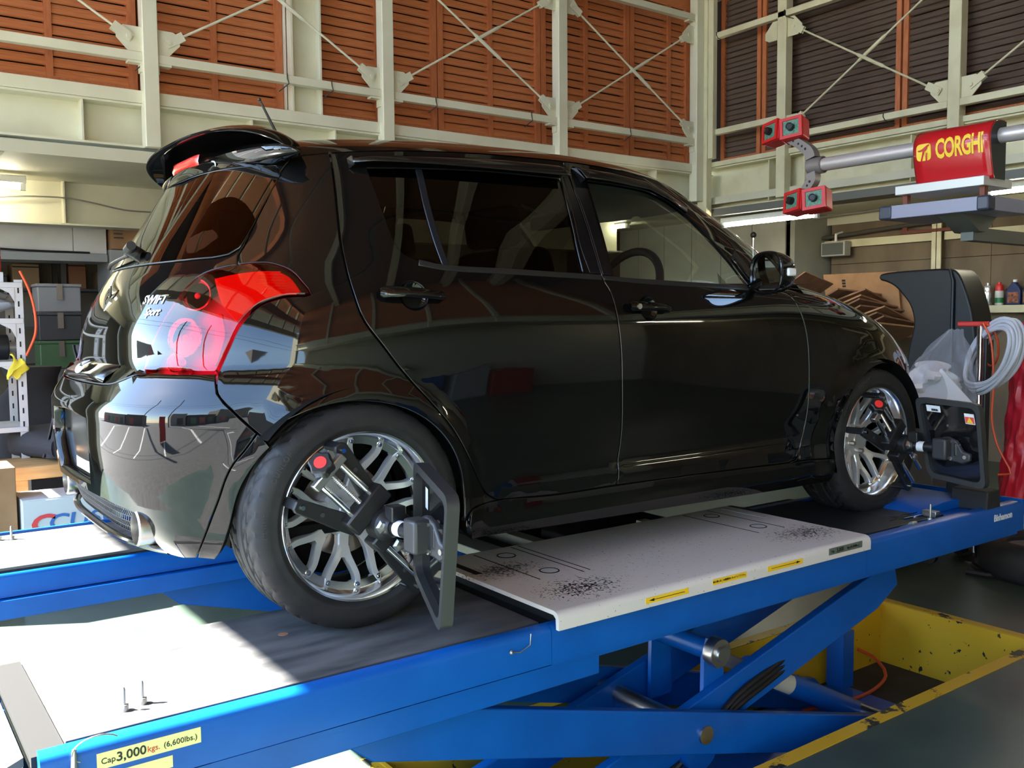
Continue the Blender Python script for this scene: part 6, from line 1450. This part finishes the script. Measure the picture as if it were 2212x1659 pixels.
# pole stand with tubing coil, bag and wrapped parcel
ps = empty('pole_stand', (4.2, -.305, FZ), label='chrome pole stand with a red handle and orange hose', cat='stand')
MB().cyl((0, 0, .02), (0, 0, 1.375), .017, 20).build('pole', M_chrome, ps); MB().lathe([(0, 0), (.09, 0), (.09, .012), (.03, .03), (.017, .05)], (0, 0, 0), (0, 0, 1), 32).build('pole_base', M_cl, ps)
MB().cyl((0, -.035, .10), (0, -.035, 1.30), .012, 14).build('second_pole', M_cl, ps)
MB().bar((0, .13, 1.385), (0, -.05, 1.385), .03, .028).build('red_handle', mat('handle_red', RGB(214, 44, 36), .4), ps, bevel=.006)
lp = [(-.03+.01*k, -.02+.07*math.cos(a), 1.265+.125*math.sin(a)) for k, a in enumerate(np.linspace(1.5, 1.5+2*math.pi*1.25, 30))]
MB().tube(lp, .006, 8).build('hose_loop', M_hoseo, ps)
MB().tube(crom([(-.03, -.03, 1.39), (-.03, -.08, 1.28), (-.03, -.10, 1.05), (-.03, -.095, .85), (-.03, -.13, .70), (-.03, -.20, .575), (-.03, -.21, .545), (-.03, -.14, .53)], step=.03), .006, 8).build('hanging_hose', M_hoseo, ps)
co = empty('tubing_coil', (4.20, -.375, .62), label='thick coil of translucent white tubing hung on the pole', cat='tubing')
M_tubw = mat('milky_tubing', RGB(206, 208, 214), .35, spec=.5)
for k in range(9):
    rr_ = .150+.012*((k*5) % 4); ox = -.05+.014*k; ph = k*1.1
    pts = []
    for a in np.linspace(0, 2*np.pi, 41)[:-1]:
        y = rr_*math.cos(a); z = rr_*1.12*math.sin(a)
        pts.append((ox+.10*math.cos(a)*.6+.01*math.sin(2*a+ph), y*.88-.20*math.sin(a)*.35+.0, z-.02+.008*math.sin(3*a+ph)))
    MB().tube(pts, .0115, 8, closed=True).build('tube_turn', M_tubw, co)
M_film = thin_glass('clear_film', (0.86, 0.87, 0.90, 1))
def film_bag(name, c, pts, label, cat, m, seed, amp, nf=15):
    """crumpled plastic bag: pts = (height, half width y, half depth x, centre y)"""
    o = empty(name, c, label=label, cat=cat); rg = np.random.default_rng(seed); P = np.array(crom([np.array(p) for p in pts], step=.02)); rows = []
    ph = rg.uniform(0, 6.28, (6, 2)); n = 72
    for i, (h, wy, wx, cy_) in enumerate(P):
        r = []
        for k in range(n+1):
            a = 2*math.pi*k/n; w = 1+amp*(.5*math.sin(nf*a+ph[0, 0]+h*9)+.5*math.sin((nf-4)*a+ph[1, 0]-h*14)+.6*math.sin(5*a+ph[2, 0]+h*23)+.5*math.sin(9*a-h*31+ph[3, 0]))
            r.append((wx*w*math.sin(a), cy_+wy*w*math.cos(a), h+.012*amp*10*math.sin(7*a+ph[4, 0])*math.sin(h*20)))
        rows.append(r)
    MB().grid(rows).build('film', m, o, smooth=25); return o
def film_mat(name, col, tr):
    m = bpy.data.materials.new(name); m.use_nodes = True; nt = m.node_tree; nt.nodes.clear()
    out = nt.nodes.new('ShaderNodeOutputMaterial'); a = nt.nodes.new('ShaderNodeBsdfTransparent'); b = nt.nodes.new('ShaderNodeBsdfPrincipled'); mx = nt.nodes.new('ShaderNodeMixShader')
    b.inputs['Base Color'].default_value = col; b.inputs['Roughness'].default_value = .18; mx.inputs[0].default_value = 1-tr; a.inputs['Color'].default_value = (.95, .95, .96, 1)
    nt.links.new(a.outputs[0], mx.inputs[1]); nt.links.new(b.outputs[0], mx.inputs[2]); nt.links.new(mx.outputs[0], out.inputs[0]); return m
pb = film_bag('plastic_bag', (4.12, -.13, .30), [(0, .20, .16, .03), (.10, .21, .16, .03), (.22, .17, .13, .0), (.33, .11, .09, -.03), (.42, .05, .05, -.06), (.455, .035, .04, -.075)], 'clear plastic bag of white wrapping tied to the pole', 'bag', film_mat('bag_film', RGB(205, 208, 216), .80), 4, .10)
MB().prism([(.16, .0), (-.26, .0), (-.06, .20)], (-.12, .0, .03), (0, 1, 0), (0, 0, 1), (-.004, .004)).build('white_board', M_white, pb)
rows_ = lump('x', (0, 0, 0), .12, M_white, 'x', 'x', 21, (1, 1.15, 1.0), .5, n=36, mm=22); rows_.name = 'crumpled_paper'; rows_.parent = pb; rows_.location = (-.01, .06, .03)
for kk in ('label', 'category'): del rows_[kk]
bt = empty('bag_cart', (4.10, -.02, FZ), label='black cart standing under the plastic bag behind the front target', cat='cart'); MB().box((-.22, -.20, .12), (.22, .24, .88)).build('cart_body', M_ds, bt, bevel=.01)
for x in (-.17, .17):
    for y in (-.16, .19): MB().cyl((x-.015, y, .05), (x+.015, y, .05), .05, 16).box((x-.01, y-.01, .05), (x+.01, y+.01, .13)).build('cart_wheel', M_cl, bt)
film_bag('wrapped_parcel', (4.45, -.44, FZ), [(.0, .06, .06, .06), (.25, .09, .08, .04), (.45, .11, .10, .0), (.75, .115, .10, -.03), (1.00, .11, .10, -.04), (1.22, .10, .09, -.05), (1.36, .06, .06, -.03), (1.40, .01, .01, -.03)], 'tall red parcel wrapped in crinkled film at the right edge', 'parcel', mat('red_film', RGB(196, 34, 50), .3, spec=.5), 9, .07)
wc = empty('white_cabinet', (4.9, -.47, FZ), label='pale cabinet edge at the right border behind the red parcel', cat='cabinet'); MB().box((-.25, -.55, .05), (.25, -.02, 1.05)).build('cabinet_body', mat('pale_blue_white', RGB(190, 196, 206), .5), wc, bevel=.01); MB().box((-.255, -.50, .15), (-.25, -.08, .95)).build('cabinet_door', mat('pale_door', RGB(176, 184, 196), .5), wc, bevel=.003)
wp2 = empty('white_ramp', (4.42, -.34, FZ), label='white scuffed steel ramp end beyond the near runway', cat='ramp'); MB().prism([(-.30, .0), (.28, .0), (.28, .40), (-.22, .40), (-.30, .30)], (0, 0, 0), (0, -1, 0), (0, 0, 1), (-.02, .02)).build('ramp_plate', mat('scuffed_white', RGB(200, 198, 190), .5, vcol=RGB(150, 140, 120), vscale=9, ramp=(.5, .75)), wp2, bevel=.02); MB().box((-.026, -.16, .28), (-.019, .18, .33)).build('ramp_slot', M_gap, wp2)
# loose tyre on the floor
tr_ = empty('loose_tyre', (4.16, -.69, FZ), label='used tyre lying flat on the floor beyond the pit', cat='tyre')
MB().lathe([(.17, .02), (.20, .0), (.27, .0), (.30, .025), (.31, .06), (.31, .14), (.30, .175), (.27, .20), (.20, .20), (.17, .18), (.165, .10)], (0, 0, 0), (0, 0, 1), 56, close=True).build('tyre_body', M_rub, tr_, smooth=50)
MB().lathe([(.168, .16), (.12, .14), (.06, .12), (.0, .12)], (0, 0, 0), (0, 0, 1), 40).build('rim_disc', mat('old_rim', RGB(130, 124, 116), .5, metal=.5), tr_)
tag(MB().tube(crom([(3.86, -.44, FZ+.02), (3.90, -.56, FZ+.02), (4.02, -.40, FZ+.02), (4.20, -.36, FZ+.02), (4.1, -.42, FZ+.02)], step=.04), .018, 8).build('rubber_strap', M_cl, None), 'black rubber strap on the floor beside the loose tyre', 'strap')
# shelf bottles and cans
def can(y, cbody, ctop, label, h=.17, band=None):
    r = empty('spray_can', (7.91, y, .932), label=label, cat='spray can'); MB().lathe([(0, 0), (.036, 0), (.039, .006), (.039, h-.045), (.036, h-.038)], (0, 0, 0), (0, 0, 1), 24).build('can_body', cbody, r); MB().lathe([(.0365, h-.038), (.0365, h+.01), (.030, h+.02), (.016, h+.022), (.016, h+.045), (0, h+.045)], (0, 0, 0), (0, 0, 1), 24).build('can_cap', ctop, r)
    if band is not None: MB().lathe([(.0393, .02), (.0393, .07)], (0, 0, 0), (0, 0, 1), 24).build('can_band', band, r)
can(1.53, mat('can_silver', RGB(190, 192, 196), .25, metal=.8), mat('can_cap_silver', RGB(206, 206, 206), .25, metal=.8), 'silver spray can on the plywood wall shelf')
can(1.42, mat('can_white', RGB(200, 200, 196), .35), mat('can_cap_red', RGB(206, 40, 40), .35), 'white and green spray can with a red cap on the wall shelf', .175, mat('can_green', RGB(30, 120, 70), .4))
for i, (y, c, lb) in enumerate(((1.275, RGB(34, 46, 92), 'navy fluid bottle with a white cap on the wall shelf'), (1.13, RGB(28, 30, 40), 'dark fluid bottle at the right end of the wall shelf'))):
    b_ = empty('fluid_bottle', (7.91, y, .932), label=lb, cat='bottle'); MB().prism([(-.065, 0), (.065, 0), (.068, .13), (.045, .175), (.02, .20), (.018, .215), (-.018, .215), (-.02, .20), (-.045, .17), (-.068, .13)], (0, 0, 0), (0, -1, 0), (0, 0, 1), (-.035, .035)).build('bottle_body', mat('bottle_%d' % i, c, .35), b_, bevel=.008)
    MB().cyl((0, 0, .214), (0, 0, .238), .019, 16).build('bottle_cap', M_white, b_); MB().box((-.0362, -.05, .02), (-.0355, .05, .12)).build('bottle_label', mat('label_dark', RGB(60, 36, 34), .5, vcol=RGB(190, 110, 60), vscale=30), b_)
# wall fittings
fl_ = empty('flood_lamp', (7.86, 3.20, 1.50), label='old grey floodlight fixed on the plywood wall', cat='floodlight'); MB().box((-.06, -.15, 0), (.06, .15, .16)).build('lamp_housing', mat('lamp_grey', RGB(176, 176, 170), .5), fl_, bevel=.01); MB().box((-.064, -.132, .016), (-.06, .132, .144)).build('lamp_glass', mat('dusty_glass', RGB(96, 98, 96), .2, spec=.6), fl_); MB().tube([(0, 0, .16), (0, 0, .24), (.12, 0, .27)], .015, 8).build('lamp_bracket', M_white, fl_)
tag(MB().tube(crom([(7.9, 4.9, 1.70), (7.9, 4.0, 1.68), (7.9, 3.3, 1.72), (7.9, 2.2, 1.78), (7.9, 0, 1.84), (7.9, -3, 1.92)], step=.2), .022, 10).build('wall_pipe', mat('dark_pipe', RGB(70, 66, 58), .6), None), 'long dark pipe running along the plywood wall', 'pipe')
tag(MB().tube(crom([(7.7, 4.55, 1.52), (7.7, 4.55, 1.78), (7.7, 4.45, 1.86), (7.7, 3.9, 1.87), (7.7, 3.4, 1.92), (7.72, 1.0, 1.98)], step=.08), .014, 8).build('conduit_pipe', mat('galvanised_conduit', RGB(120, 118, 106), .5), None), 'bent grey conduit on the wall above the car mirror', 'pipe')
lv_ = empty('lever_knob', (7.0, 3.64, FZ), label='control lever with a black ball knob above the windscreen pillar', cat='lever'); MB().cyl((0, 0, 0), (0, 0, 2.31), .010, 10).build('lever_rod', M_chrome, lv_); MB().sphere((0, 0, 2.33), .034, 16, 10).build('lever_ball', M_cl, lv_)
rb_ = empty('red_bracket_bar', (7.90, 2.30, 1.684), label='rusty red bar lying on the rail of the plywood wall', cat='bar'); MB().box((-.02, -.42, 0), (.02, .14, .03)).build('bar', mat('rust_red', RGB(110, 56, 40), .7), rb_); MB().prism([(-.03, .03), (.03, .03), (.02, .08), (-.02, .08)], (0, .10, 0), (0, 1, 0), (0, 0, 1), (-.01, .01)).build('bar_clip', mat('rust_red', RGB(110, 56, 40), .7), rb_)
# ------------------------------------------------------------------ everything above is written from the deck; stand it on the floor
for o in list(scene.objects):
    if o.parent is None and o.type not in ('CAMERA',) and o.name != 'sun': o.location.z += H
